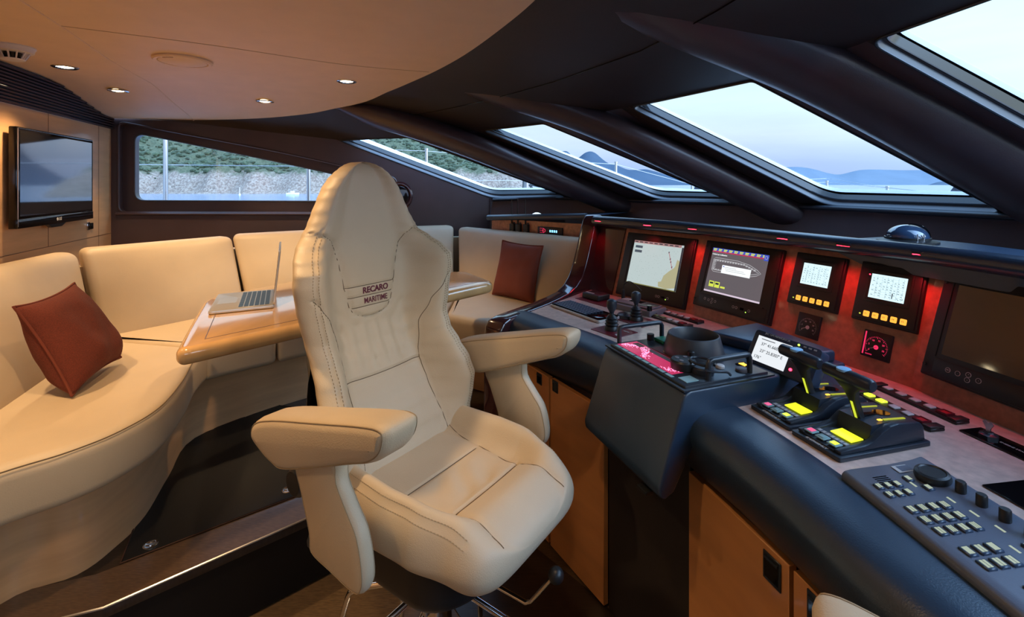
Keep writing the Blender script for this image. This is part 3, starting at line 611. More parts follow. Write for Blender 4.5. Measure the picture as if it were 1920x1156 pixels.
def backrear(s, z):
    top = math.sqrt(max(0, 1-((z-.755)/.0805)**2.6)) if z > .755 else 1
    base = lerp_keys(XK, z)-.045+lerp_keys(FK, z)*sstep(.42, .85, abs(s))
    w = wz(z); hd = 0
    return base-hd-.055*math.sqrt(max(0, 1-abs(s)**5))*(.25+.75*top)
def seatw(x):
    w = lerp_keys([(-.2, .235), (-.05, .252), (.05, .258), (.15, .25), (.24, .222), (.34, .198)], x)
    if x > .26: w *= max(0, 1-((x-.26)/.078)**4)**.25
    if x < -.16: w *= max(0, 1-((-.16-x)/.045)**3)**.33
    return w
def seatz(x, y):
    w = max(seatw(x), 1e-4); s = min(1, abs(y)/w); ay = abs(y)
    bol = .078*(1-sstep(.12, .30, x)*.75)*sstep(.55, .85, s); dish = -.012*(1-s*s)*sstep(-.2, -.05, x)*(1-sstep(.12, .2, x))
    roll = .018*math.exp(-((x-.245)/.05)**2)*(1-sstep(.9, 1, s)) if x > .15 else 0
    z = .008+bol+dish+roll
    if x > .235: z = -.045+(z+.045)*math.sqrt(max(0, 1-((x-.235)/.1035)**2.4))
    zm = -.045; e = math.sqrt(max(0, 1-s**7)); z = zm+(z-zm)*e
    g = groove(ay-(.148-.02*sstep(0, .2, x)+.02*sstep(.0, -.2, x)), .006, .006)*(1-sstep(.28, .32, x))
    if ay < .135:
        g += groove(x-(.022+.15*y*y), .004, .005)+groove(x-(.178-.2*y*y), .007, .006)
        if .03 < x < .17: z += .0028*math.sin(55*x+30*y+3*math.sin(20*y))*sstep(.03, .06, x)*(1-sstep(.14, .17, x))*(1-sstep(.09, .13, ay))
    if -.15 < x < .27: g += groove(ay-.90*w, .003, .004)
    return z-g
def make_chair():
    t = thing('helm_chair', 'cream leather bucket helm chair with high headrest standing in the middle of the cabin', 'chair', (-.202, 1.307, 0)); L_ = True
    lo = lambda mb: mb
    # backrest
    NZ, NS = 230, 84; rows = []
    for i in range(NZ+1):
        q = i/NZ; z = -.07+(q if q < .88 else .88+.0248*math.sin((q-.88)/.12*PI/2)); w = max(wz(z), 2e-3)
        rows.append([(backx(w*math.sin(PI/2*(-1+2*k/NS)), z), w*math.sin(PI/2*(-1+2*k/NS)), z+Z0) for k in range(NS+1)] +
                    [(backrear(math.sin(PI/2*(1-2*k/16)), z), w*math.sin(PI/2*(1-2*k/16)), z+Z0) for k in range(1, 16)])
    mb = MB(); mb.grid(rows, cu=True); mb.poly(rows[-1]); mb.poly(rows[0][::-1]); obj('backrest', mb, M['cream'], t, local=True, ang=70)
    b_ = t.children[0]
    mb = MB()
    def seam(fn, n, r=.0011):
        mb.tube([fn(i/n) for i in range(n+1)], r, 5)
    sf = lambda y, z: (backx(y, z)+.0011, y, z+Z0)
    for sg in (-1, 1):
        seam(lambda q: sf(sg*lerp_keys(TB, .3652+q*q*.257), .3652+q*q*.257), 80)
        seam(lambda q: sf(sg*lerp_keys(YB, -.03+q*.495), -.03+q*.495), 60)
    for zl in (.46, .429, .398):
        b = lerp_keys(TB, zl)-.002; seam(lambda q: sf(-b+2*b*q, zl), 16)
    seam(lambda q: sf(-.135+.27*q, .207+.3*(-.135+.27*q)**2), 24)
    obj('seam_lines', mb, M['seam'], b_, local=True)
    for sg in (-1, 1):
        mb = MB()
        for k in range(86):
            z = -.03+k*.0077
            for o in (-.007, .007):
                y = sg*(.86*wz(z)+o); y2 = sg*(.86*wz(z+.004)+o); mb.tube([(backx(y, z)+.001, y, z+Z0), (backx(y2, z+.004)+.001, y2, z+.004+Z0)], .0009, 4)
        obj('stitching', mb, M['thread'], b_, local=True)
    mb = MB(); wp = lambda z0: (lambda p: (backx(p[0]+.014, p[1]+z0)+.0012+p[2], p[0]+.014, p[1]+z0+Z0))
    mb.text('RECARO', .0250, bold=True, sx=.98, warp=wp(.4445), depth=.0004); mb.text('MARITIME', .0235, sx=.84, bold=.45, warp=wp(.4135), depth=.0004)
    obj('embroidered_lettering', mb, M['maroon_thread'], b_, local=True, label='dark maroon embroidered lettering')
    # back shell
    rows = []
    for i in range(41):
        z = -.12+.80*i/40; w = wz(max(z, -.07))*(1.02-.28*sstep(.15, .35, z))*(1 if z < .6 else max(.3, 1-((z-.6)/.09)**2))
        rows.append([(backrear((k/12-1)*min(1, w/max(.01, wz(max(z, -.07)))), max(z, -.06))-.006-.045*(1-sstep(.24, .38, z))-.045*math.sqrt(max(0, 1-abs(k/12-1)**3)), w*(k/12-1), z+Z0) for k in range(25)])
    mb = MB(); mb.grid(rows); obj('back_shell', mb, M['blackplastic'], t, local=True)
    # seat
    NX, NS = 150, 84; rows = []
    for i in range(NX+1):
        q = i/NX; x = -.204+.5415*q if q < .88 else -.204+.5415*(.88+.12*math.sin((q-.88)/.12*PI/2)); w = max(seatw(x), 3e-3)
        r = []
        for k in range(NS+1):
            y = w*math.sin(PI/2*(-1+2*k/NS)); r.append((x, y, seatz(x, y)+Z0))
        for k in range(1, 16):
            s_ = math.sin(PI/2*(1-2*k/16)); r.append((x-.0*abs(s_), w*s_, -.045-(.018+.034*sstep(.08, .28, x))*math.sqrt(max(0, 1-abs(s_)**7))*(math.sqrt(max(0, 1-((x-.27)/.068)**2)) if x > .27 else 1)+Z0))
        rows.append(r)
    mb = MB(); mb.grid(rows, cu=True); mb.poly(rows[-1]); mb.poly(rows[0][::-1]); s_ = obj('seat_cushion', mb, M['cream'], t, local=True, ang=70)
    mb = MB(); st = lambda x, y: (x, y, seatz(x, y)+.0011+Z0)
    for sg in (-1, 1):
        seam(lambda q: st(-.18+.50*q, sg*(.148-.02*sstep(0, .2, -.18+.50*q)+.02*sstep(.0, -.2, -.18+.50*q))), 70)
    seam(lambda q: st(.022+.15*(-.133+.266*q)**2, -.133+.266*q), 24); seam(lambda q: st(.178-.2*(-.128+.256*q)**2, -.128+.256*q), 24, .0015)
    obj('seam_lines', mb, M['seam'], s_, local=True)
    for sg in (-1, 1):
        mb = MB()
        for k in range(58):
            x = -.15+k*.0073
            for o in (-.006, .006):
                f_ = lambda xx: sg*(.90*seatw(xx)+o); mb.tube([st(x, f_(x)), st(x+.004, f_(x+.004))], .0009, 4)
        obj('stitching', mb, M['thread'], s_, local=True)
    mb = MB(); slab(mb, [(p.x, p.y) for p in rp([(-.18, -.222, 0), (.17, -.218, 0), (.235, -.13, 0), (.235, .13, 0), (.17, .218, 0), (-.18, .222, 0)], .05, 5)], Z0-.185, Z0-.052, r=.005, rb=.035); obj('seat_pan', mb, M['blackplastic'], t, local=True)
    # arms
    prof = [(-.245, .165), (-.232, .205), (-.15, .238), (.02, .281), (.17, .318), (.225, .326), (.243, .312), (.232, .275), (.195, .245), (.13, .219), (-.085, .135), (-.15, .130), (-.21, .145)]
    for sg in (-1, 1):
        y = sg*.338
        F = Fr((0, y, Z0), (1, 0, 0), (0, 0, 1), (0, -1, 0))
        pr = [(p.x, p.y) for p in cat_rom([(a, b, 0) for a, b in prof], 4, True)]
        mb = MB(F); rings = []
        for d, zz in ((.0, 0), (.0, .022), (.003, .034), (.008, .041), (.015, .046), (.022, .048)):
            rings.append((offs2(pr, d), zz))
        seq = [[(a, b, -zz) for a, b in r] for r, zz in rings[::-1]]+[[(a, b, zz) for a, b in r] for r, zz in rings[1:]]
        cl_ = lambda r, zz: [(max(-.205, min(.222, a)), .2235+.27*max(-.205, min(.222, a)), zz) for a, b, _ in r]
        seq = [cl_(seq[0], -.0485)]+seq+[cl_(seq[-1], .0485)]; mb.grid(seq, cu=True); a_ = obj('armrest_pad', mb, M['cream'], t, local=True, ang=60)
        mb = MB(F)
        for zz in (.0415, -.0415):
            r = [(a, b, zz*1.005) for a, b in offs2(pr, .0075)]
            mb.tube(r+r[:1], .0012, 5)
        obj('seam_lines', mb, M['thread'], a_, local=True)
        sp_ = [(-.095, .150), (.045, .195), (.062, .15), (.096, .108), (.128, .069), (.145, .01), (.143, -.03), (.118, -.05), (.04, -.045), (-.035, -.035), (-.045, .009), (-.075, .08)]
        sp_ = [(p.x, p.y) for p in cat_rom([(a, b, 0) for a, b in sp_], 4, True)]
        mb = MB(F); seq = []
        for d, zz in ((.012, -.018), (.004, -.014), (0, -.006), (0, .006), (.004, .014), (.012, .018)): seq.append([(a, b, zz) for a, b in offs2(sp_, d)])
        mb.grid(seq, cu=True); mb.poly(seq[0]); mb.poly(seq[-1]); u_ = obj('armrest_support', mb, M['cream'], t, local=True, ang=60)
        mb = MB(F)
        for zz in (.0152, -.0152):
            r = [(a, b, zz) for a, b in offs2(sp_, .005)]; mb.tube(r+r[:1], .0012, 5)
        obj('seam_lines', mb, M['thread'], u_, local=True)
        mb = MB(); mb.tube([(-.10, sg*.20, Z0-.12), (-.06, sg*.33, Z0-.03)], .018, 10); obj('arm_bracket', mb, M['blackplastic'], t, local=True)
        mb = MB(Fr((-.175, sg*.285, Z0+.045), (1, 0, 0), (0, 0, 1), (0, -sg*-1, 0))); mb.lathe([(.034, -.03), (.036, -.01), (.036, .02), (.028, .030), (0, .032)], 24); obj('recline_knob', mb, M['blackplastic'], t, local=True)
    # pedestal
    mb = MB(); mb.lathe([(.10, Z0-.20), (.10, Z0-.17)], 24); mb.cyl(0, 0, .06, Z0-.17, .038, 24); mb.lathe([(.20, .0), (.20, .008), (.06, .05), (.04, .06)], 36); obj('column', mb, M['chrome'], t, local=True)
    for a in (200, 250, 290, 20, 110, 155):
        c, s = math.cos(R(a)), math.sin(R(a)); pts = cat_rom([(c*.05, s*.05, .42), (c*.17, s*.17, .375), (c*.255, s*.255, .34), (c*.285, s*.285, .30), (c*.33, s*.33, .12), (c*.35, s*.35, .0)], 5)
        mb = MB(); mb.tube(pts, .0085, 10); mb.cyl(c*.35, s*.35, 0, .012, .016, 14); obj('leg', mb, M['chrome'], t, local=True)
    mb = MB(); mb.tube([(.10, -.03, Z0-.20), (.208, 0, Z0-.229), (.29, .0, Z0-.226), (.305, .0, Z0-.215), (.36, .0, Z0-.135)], .0055, 10); l_ = obj('lever', mb, M['chrome'], t, local=True)
    mb = MB(Fr((.372, 0, Z0-.122))); mb.lathe([(0.0001, -.018)]+[(.018*math.sin(R(q)), -.018*math.cos(R(q))) for q in range(15, 180, 15)]+[(0.0001, .018)], 20); obj('lever_ball', mb, M['blackplastic'], l_, local=True)
    mb = MB(); mb.box(.10, .14, -.17, -.15, Z0-.20, Z0-.16); mb.cyl(.12, -.16, Z0-.225, Z0-.17, .008); obj('slide_catch', mb, M['steel'], t, local=True)
    t.rotation_euler = (0, 0, -.624); return t
chair = make_chair()
dup(chair, (.351, .080, 0), R(150), 'second cream helm chair, only its armrest tip showing at the bottom edge beside the cabinets')
# ================================================================ helm console
DZ = .90
BL = [(.427, 2.784), (.83, 2.222), (1.0, 1.87), (1.1025, 1.6155), (1.181, 1.422), (1.24, 1.08), (1.27, .7), (1.27, .1), (1.2, -.6)]
FRT = [(.072, 2.285), (.384, 1.845), (.50, 1.60), (.601, 1.32), (.677, 1.016), (.716, .73), (.79, .45), (.93, .1), (.98, -.5)]
con = thing('helm_console', 'curved helm console with pinkish burl desk, dark padded edge and red-lit instrument wall', 'console', (.6, 1.6, 0))
def facet(i):
    a = V((*BL[i], DZ)); b = V((*BL[i+1], DZ)); e = (b-a).normalized(); n = e.cross(V((0, 0, 1))); t = R(18)
    return Fr(a, e, V((0, 0, 1))*math.cos(t)-n*math.sin(t), n*math.cos(t)+V((0, 0, 1))*math.sin(t)), (b-a).length
mb = MB(); dk = FRT+BL[::-1]; dk = [(x, y) for x, y in dk]
mb.prism([(.10, 2.36)]+[(x, y) for x, y in FRT]+[(x+.12, y+.06) for x, y in BL[::-1]], DZ-.03, DZ); obj('desk_top', mb, M['burl'], con, flat=True)
# padded edge
fl = cat_rom([(x, y, 0) for x, y in FRT], 8)
prof = [(0, -.0), (.004, .003), (.03, .006), (.09, .005), (.125, -.003), (.148, -.018), (.158, -.04), (.157, -.06), (.145, -.10), (.12, -.15), (.095, -.185), (.075, -.20), (.05, -.20), (.0, -.19)]
rows = []
for i, p in enumerate(fl):
    tdir = (fl[min(i+1, len(fl)-1)]-fl[max(i-1, 0)]).normalized(); nn = V((tdir.y, -tdir.x, 0)); nn = nn if nn.x < 0 else -nn
    rows.append([tuple(p+nn*d+V((0, 0, DZ+z))) for d, z in prof])
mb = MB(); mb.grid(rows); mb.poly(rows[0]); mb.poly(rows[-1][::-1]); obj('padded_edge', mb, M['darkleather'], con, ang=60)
# instrument wall
mb = MB(); rows = []
for i in range(len(BL)):
    F = facet(min(i, len(BL)-2))[0]; b = V((*BL[i], DZ))
    if 0 < i < len(BL)-1:
        n = (facet(i-1)[0].z+facet(i)[0].z).normalized(); h = (facet(i-1)[0].y+facet(i)[0].y).normalized()
    else: n, h = F.z, F.y
    rows.append([tuple(b-h*.03), tuple(b+h*.42)])
mb.grid(rows); obj('instrument_wall', mb, M['burlred'], con, flat=True)
rl = []; rb_ = []
for i in range(len(BL)):
    F = facet(min(i, len(BL)-2))[0]; h = F.y if i in (0, len(BL)-1) else (facet(i-1)[0].y+facet(i)[0].y).normalized()
    p = V((*BL[i], DZ))+h*.405; nh = V((F.z.x, F.z.y, 0)).normalized(); rl.append(p+nh*.045+V((0, 0, .004))); rb_.append(p-nh*.02)
rlc = cat_rom(rl, 8)
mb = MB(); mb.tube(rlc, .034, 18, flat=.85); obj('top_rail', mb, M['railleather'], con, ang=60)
# dash shelf behind the rail
mb = MB(); back = [(.62, 3.9), (1.05, 3.53), (1.45, 3.18), (1.70, 2.64), (1.94, 1.92), (2.04, 1.46), (2.08, .7), (2.08, .1), (2.06, -.6)]
mb.grid([[(p.x, p.y, 1.28) for p in rl], [(p.x*.8+x*.2, p.y*.8+y*.2, 1.225) for p, (x, y) in zip(rl, back)], [(x, y, 1.215) for x, y in back]]); obj('dash_shelf', mb, M['darkskin'], con, ang=60)
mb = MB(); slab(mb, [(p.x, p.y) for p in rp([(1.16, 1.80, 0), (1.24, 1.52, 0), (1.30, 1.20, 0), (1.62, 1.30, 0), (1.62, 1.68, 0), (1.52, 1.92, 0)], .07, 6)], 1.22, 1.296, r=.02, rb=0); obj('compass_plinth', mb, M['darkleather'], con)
F0_, L0_ = facet(0); mb = MB(F0_); mb.box(-.02, .205, -.02, .41, -.01, .006); obj('side_lining', mb, M['maroonwood'], con)
# end cheek
CF = Fr((-.13, 2.126, 0), (.593, .805, 0), (0, 0, 1), (.805, -.593, 0))
ck = [(0, .0), (0, .83), (.01, .87), (.035, .897), (.08, .906), (.25, .905), (.40, .905), (.52, .91), (.62, .918), (.69, .94), (.75, .98), (.80, 1.045), (.84, 1.12), (.875, 1.19), (.903, 1.25), (.925, 1.29), (.955, 1.318), (.99, 1.322), (1.05, 1.30), (1.08, 1.22), (1.08, 0)]
mb = MB(); mb.prism([(a, b) for a, b in ck], 0, .095, bev=.014, seg=3, F=CF); obj('end_cheek', mb, M['maroonwood'], con, ang=50)
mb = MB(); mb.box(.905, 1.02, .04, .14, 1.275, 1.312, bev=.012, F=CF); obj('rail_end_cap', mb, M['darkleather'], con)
# plinth / dark kick panels
Lc = [(-.053, 2.381), (.169, 1.997), (.339, 1.702), (.509, 1.348), (.598, 1.008), (.66, .70), (.80, .3), (.95, .0), (.98, -.5)]
mb = MB(); mb.grid([[(x+.02, y+.012, .0) for x, y in Lc], [(x+.02, y+.012, .715) for x, y in Lc]]); mb.grid([[(x+.02, y+.012, .715) for x, y in Lc], [(x+.12, y+.07, .715) for x, y in Lc]]); obj('cabinet_carcass', mb, M['darkskin'], con, flat=True)
mb = MB(); a, b = V((.346, 1.697, 0)), V((.506, 1.354, 0)); F = Fr(a, b-a, (0, 0, 1), (b-a).cross(V((0, 0, 1)))); mb.box(.0, (b-a).length, 0, .72, -.01, .004, F=F); obj('kick_panel', mb, M['darkroof'], con)
def cab(a, b, lab, hx, hz, hs, side):
    a = V((*a, 0)); b = V((*b, 0)); L = (b-a).length; n = (b-a).cross(V((0, 0, 1))); F = Fr(a, b-a, (0, 0, 1), n)
    t = thing('console_cabinet', lab, 'cabinet', F((L/2, 0, 0)), 'cabinets under the console')
    mb = MB(F); mb.box(.002, L-.002, .012, .70, -.005, .016, bev=.0015, seg=1); d = obj('door', mb, M['cherry'], t)
    mb = MB(F); mb.box(hx-hs/2, hx+hs/2, hz-hs*.62, hz+hs*.62, .016, .020, bev=.0015, seg=1); mb.box(hx-hs*.38, hx+hs*.38, hz-hs*.45, hz+hs*.35, .020, .0208, mat=1); mb.box(hx-hs*.38, hx+hs*.38, hz+hs*.35, hz+hs*.47, .020, .024, bev=.001)
    obj('latch', mb, [M['satin'], M['gloss']], d, label='square dark flush latch')
cab((-.053, 2.381), (.167, 2.0), 'orange cherry cabinet under the far end of the console, next to the end cheek', .37, .671, .038, 1)
cab((.171, 1.993), (.339, 1.702), 'orange cherry cabinet between the end cabinet and the dark panel under the steering pod', .04, .681, .038, 0)
cab((.509, 1.348), (.597, 1.010), 'orange cherry cabinet just right of the dark panel under the steering pod', .304, .657, .05, 1)
cab((.599, 1.002), (.672, .66), 'orange cherry cabinet nearest the viewer, cut by the picture edge', .065, .665, .05, 0)

# red lamps under the rail
def redlamp(i, s, pw_, lab, on=True):
    F, L = facet(i); p = F((s, .392, .07)); t = thing('rail_lamp', lab, 'lamp', p, 'lamps under the console rail')
    Fq = F.at(s, .392, .07)
    mb = MB(Fq); mb.box(-.026, .026, -.006, .004, -.008, .008, bev=.002); obj('housing', mb, M['satin'], t)
    mb = MB(Fq); mb.box(-.022, .022, -.008, -.005, -.006, .006); obj('lens', mb, EM['red'] if on else M['whitekey'], t)
    if on:
        l = bpy.data.lights.new('red_lamp_beam', 'SPOT'); l.energy = pw_; l.color = (1, .02, .035); l.spot_size = R(100); l.spot_blend = 1; l.shadow_soft_size = .02
        o = bpy.data.objects.new('red_lamp_beam', l); COL.objects.link(o); o.location = F((s, .365, .085)); o.rotation_euler = (F.y*-.26-F.z*.085).to_track_quat('-Z', 'Y').to_euler()
RL = 1.6
redlamp(0, .05, RL*.8, 'small red lamp at the end cheek under the console rail')
redlamp(0, .40, RL*.7, 'small red lamp above the chart monitor')
redlamp(0, .665, RL, 'small red lamp between the chart and alarm monitors')
redlamp(2, .02, RL, 'small red lamp right of the alarm monitor')
redlamp(2, .255, RL, 'small red lamp between the two amber-keyed displays')
redlamp(3, .21, RL, 'small red lamp left of the dark starboard monitor')
redlamp(4, .32, RL*.6, 'small red lamp right above the dark starboard monitor')

# ---- monitors
def bezel(F, x0, x1, y0, y1, d=.022): 
    mb = MB(F); mb.box(x0, x1, y0, y1, -.03, d-.006, bev=.004); mb.box(x0+.006, x1-.006, y0+.006, y1-.006, d-.008, d, bev=.003); return mb
def mon(i, x0, x1, y0, y1, sx0, sx1, sy0, sy1, lab, name='monitor', btn=0):
    F, L = facet(i); t = thing(name, lab, 'monitor' if name == 'monitor' else 'display', F(((x0+x1)/2, y0, 0)))
    mb = bezel(F, x0, x1, y0, y1)
    for px, py in ((x0+.012, y0+.03), (x0+.012, y1-.03), (x1-.012, y0+.03), (x1-.012, y1-.03)): mb.cyl(px, py, .02, .0235, .005, 12)
    mb.box(sx0-.016, sx0-.013, sy0-.01, sy1+.012, .0215, .0235); obj('bezel', mb, M['panelblack'], t); return F, t
F, t = mon(0, .236, .660, .012, .352, .300, .603, .083, .311, 'monitor showing a pale nautical chart with a khaki coast, leftmost on the console')
def rect(mb, F, x0, x1, y0, y1, z, mat=0): mb.box(x0, x1, y0, y1, z-.0003, z, mat, F=F)
mb = MB(F); rect(mb, F, .300, .603, .083, .311, .0225, 0); rect(mb, F, .300, .590, .298, .311, .023, 2); rect(mb, F, .594, .603, .083, .300, .023, 5); rect(mb, F, .30, .603, .083, .0875, .023, 6)
for yy in (.272, .248): rect(mb, F, .314, .360, yy, yy+.013, .0233, 3)
mb.poly([(.500, .092, .0231), (.545, .088, .0231), (.594, .100, .0231), (.594, .215, .0231), (.585, .222, .0231), (.570, .195, .0231), (.545, .175, .0231), (.520, .150, .0231), (.512, .120, .0231), (.495, .115, .0231)], 1)
mb.poly([(.575, .20, .0232), (.594, .20, .0232), (.594, .232, .0232), (.580, .238, .0232)], 1)
mb.tube([(.526, .268, .0234), (.545, .225, .0234), (.56, .19, .0234)], .0012, 5, mat=4)
for k, (a, b) in enumerate(((.526, .268), (.540, .236), (.546, .222), (.557, .198))): mb.box(a-.003, a+.003, b-.004, b+.004, .0230, .0236, 3)
random.seed(3)
for k in range(170):
    a, b = random.uniform(.303, .585), random.uniform(.09, .295); mb.box(a, a+random.uniform(.0007, .0018), b, b+.001, .0226, .0229, 5)
for k in range(9): a = .305+k*.031; mb.box(a, a+.02, .302, .307, .0231, .0234, 5)
obj('screen', mb, [EM['chart'], EM['land'], EM['chartbar'], EM['chartlabel'], EM['chartred'], EM['ink'], EM['olive']], t)
mb = MB(F)
for k, a in enumerate((.500, .514, .566)): mb.lathe([(.006, 0), (.006, .0008), (.0045, .0008)], 14, F=F.at(a, .045, .0222), cap=False)
mb.box(.53, .548, .040, .050, .022, .0226, 1); mb.cyl(.556, .038, .022, .0235, .002, 8, 2); obj('control_buttons', mb, [M['greylabel'], M['gloss'], EM['gled']], t)
F, t = mon(1, .006, .392, .048, .353, .058, .338, .121, .321, 'monitor showing a white ship outline and yellow tabs on dark grey, second from the left')
mb = MB(F); rect(mb, F, .058, .338, .121, .321, .0225, 0); rect(mb, F, .058, .338, .310, .321, .0228, 2); rect(mb, F, .058, .318, .302, .309, .023, 5); rect(mb, F, .058, .338, .121, .128, .023, 7)
for k in range(10):
    a = .060+k*.0275; mb.box(a, a+.024, .307, .319, .0229, .0231, 2); mb.box(a+.003, a+.021, .3135, .318, .0231, .0233, 3); mb.box(a+.003, a+.018, .308, .3115, .0231, .0233, 3)
mb.box(.318, .338, .296, .321, .0233, .0235, 2); mb.lathe([(.007, 0), (.007, .0005), (.0055, .0005)], 16, mat=6, F=F.at(.328, .309, .0235), cap=False)
mb.text('Critical sys notification', .0085, 4, F=F, x=.062, y=.292, z=.0232, align='LEFT')
hull = [(.075, .222), (.075, .27), (.085, .277), (.20, .277), (.26, .268), (.30, .252), (.318, .24), (.30, .228), (.26, .217), (.20, .214), (.085, .214)]
for q in (0, .008): r = offs2(hull, q); mb.tube([(a, b, .0232) for a, b in r+r[:1]], .0011, 4, mat=6)
for k in range(16): a = .08+k*.0135; mb.box(a, a+.009, .262-(.0 if k < 12 else (k-11)*.004), .269-(.0 if k < 12 else (k-11)*.004), .0231, .0234, 6); mb.box(a, a+.009, .222, .227, .0231, .0234, 6) if k < 13 else None
for k in range(7): mb.box(.074, .092, .222+k*.007, .2245+k*.007, .0232, .0235, 6)
mb.box(.128, .272, .213, .249, .0236, .0242, 4)
for k, (a, b) in enumerate(((.140, .20), (.145, .24), (.15, .25))): mb.box(a, b, .240-k*.007, .241-k*.007, .0243, .0245, 8)
mb.lathe([(.003, 0), (.003, .0003)], 10, mat=2, F=F.at(.136, .243, .0243))
for a in (.078, .108): mb.box(a, a+.026, .145, .171, .0231, .0234, 3); mb.box(a+.004, a+.022, .158, .166, .0235, .0237, 8)
mb.box(.140, .164, .147, .155, .0231, .0234, 3)
obj('screen', mb, [EM['scr2'], EM['ink'], EM['blu'], EM['yel'], EM['wht'], EM['redbar'], EM['line'], EM['lilac'], EM['ink']], t)
mb = MB(F); mb.box(.04, .375, .055, .108, .0205, .0232, bev=.003, mat=1)
for a, b in ((.075, .087), (.095, .085), (.113, .091), (.113, .077), (.131, .085), (.225, .083), (.24, .083), (.300, .083)): mb.lathe([(.0055, 0), (.0055, .0008), (.004, .0008)], 14, F=F.at(a, b, .0232), cap=False)
mb.box(.258, .275, .078, .088, .0232, .0236, 2); mb.cyl(.287, .074, .023, .0245, .002, 8, 3); mb.lathe([(.008, 0), (.009, .001), (.007, .001)], 16, mat=2, F=F.at(.358, .10, .022)); obj('control_buttons', mb, [M['greylabel'], M['panelblack'], M['gloss'], EM['gled']], t)
F, t = mon(4, .025, .44, .052, .356, .073, .40, .122, .324, 'large dark switched-off monitor at the right edge of the console')
mb = MB(F); rect(mb, F, .073, .40, .122, .324, .0225); obj('screen', mb, M['screenglass'], t)
mb = MB(F); mb.box(.06, .43, .058, .108, .0205, .0232, bev=.003, mat=1)
for a, b, tx in ((.100, .086, 'BRT'), (.125, .086, '-'), (.150, .092, '^'), (.150, .078, 'v'), (.175, .086, '+')):
    mb.lathe([(.0068, 0), (.0068, .0008), (.0056, .0008)], 18, F=F.at(a, b, .0232), cap=False); mb.text(tx, .005, 0, F=F, x=a, y=b, z=.0234)
mb.box(.32, .40, .07, .10, .0232, .0245, bev=.002, mat=2); obj('control_buttons', mb, [M['greylabel'], M['panelblack'], M['gloss']], t)
def amber(i, x0, lab, red=False):
    F, L = facet(i); t = thing('engine_display', lab, 'display', F((x0+.096, .156, 0)), 'engine displays with amber keys')
    mb = bezel(F, x0, x0+.192, .156, .354, .018)
    for s_ in (0,): mb.box(x0+.030, x0+.165, .222, .330, .016, .0195, bev=.004); 
    mb.box(x0+.036, x0+.159, .228, .324, .018, .0202); obj('bezel', mb, M['panelblack'], t)
    mb = MB(F); a, b = x0+.045, x0+.149; rect(mb, F, a, b, .236, .315, .0212, 0)
    for k in range(9): mb.box(a+.004, b-.004, .243+k*.0078, .2434+k*.0078, .0213, .0214, 1)
    random.seed(i*5+2)
    for k in range(6 if red else 4):
        q = a+.018+k*(.0155 if red else .023); mb.box(q, q+.0005, .240, .311, .0213, .0214, 1)
    for r_ in range(8):
        for c_ in range(9):
            if random.random() < .7: q = a+.006+c_*.0107; mb.box(q, q+random.uniform(.003, .007), .2455+r_*.0078, .2475+r_*.0078, .0213, .0215, 1)
    if red: mb.box(a+.068, a+.0705, .244, .261, .0214, .0217, 2); mb.box(a+.086, a+.088, .242, .244, .0214, .0217, 2); mb.box(a+.098, a+.100, .246, .2485, .0214, .0217, 2)
    obj('screen', mb, [EM['lcd'], EM['lcdline'], EM['ink']], t)
    for k in range(5):
        mb = MB(F); q = x0+.040+k*.0268; mb.box(q, q+.0185, .172, .1905, .016, .0215, 0, bev=.003); mb.text('F%d' % (k+1), .007, 1, F=F, x=q+.009, y=.181, z=.0217); obj('key', mb, [EM['amber'], EM['amberink']], t, label='backlit amber key F%d' % (k+1))
    mb = MB(F); mb.cyl(x0+.030, .178, .016, .0205, .0022, 10); obj('indicator', mb, EM['yel'], t)
    if red: mb = MB(F); mb.cyl(x0+.038, .311, .016, .0215, .002, 10); obj('alarm_light', mb, EM['red'], t)
amber(2, .046, 'engine display with pale blue screen and amber keys next to the alarm monitor')
amber(3, .012, 'engine display with pale blue tabular screen and amber keys next to the dark monitor', True)
def gauge(i, x0, lit, lab):
    F, L = facet(i); w = .084; t = thing('rudder_gauge', lab, 'gauge', F((x0+w/2, .048, 0)), 'square gauges below the engine displays')
    mb = MB(F); mb.box(x0, x0+w, .048, .133, -.02, .010, bev=.003); obj('case', mb, M['panelblack'], t)
    mb = MB(F); cx, cy = x0+w*.52, .084; mt = 0
    for k in range(31):
        a = R(215-k*250/30); r0, r1 = (.030, .0335) if k % 5 else (.027, .034); Fk = F.at(cx, cy, .0102, a); mb.box(r0, r1, -.0004, .0004, 0, .0004, 0, F=Fk)
    for k, tx in enumerate(('0', '5', '10', '15', '20', '25')): a = R(210-k*45); mb.text(tx, .0075, 0, F=F, x=cx+.0225*math.cos(a), y=cy+.0225*math.sin(a), z=.0103)
    mb.lathe([(0, .0015), (.0065, .0015), (.007, 0)], 18, F=F.at(cx, cy, .0102)); mb.box(-.002, .022, -.0006, .0006, .001, .0022, 1, F=F.at(cx, cy, .0102, R(205)))
    if lit: mb.box(x0+.006, x0+.010, .055, .127, .0100, .0106, 0); mb.text('RUDDER', .005, 0, F=F, x=x0+.026, y=.058, z=.0103)
    obj('dial', mb, [EM['gred'] if lit else M['greylabel'], M['whitekey']], t)
gauge(2, .104, False, 'square black unlit gauge below the engine display next to the alarm monitor')
gauge(3, .060, True, 'square black gauge with red glowing dial next to the dark monitor')

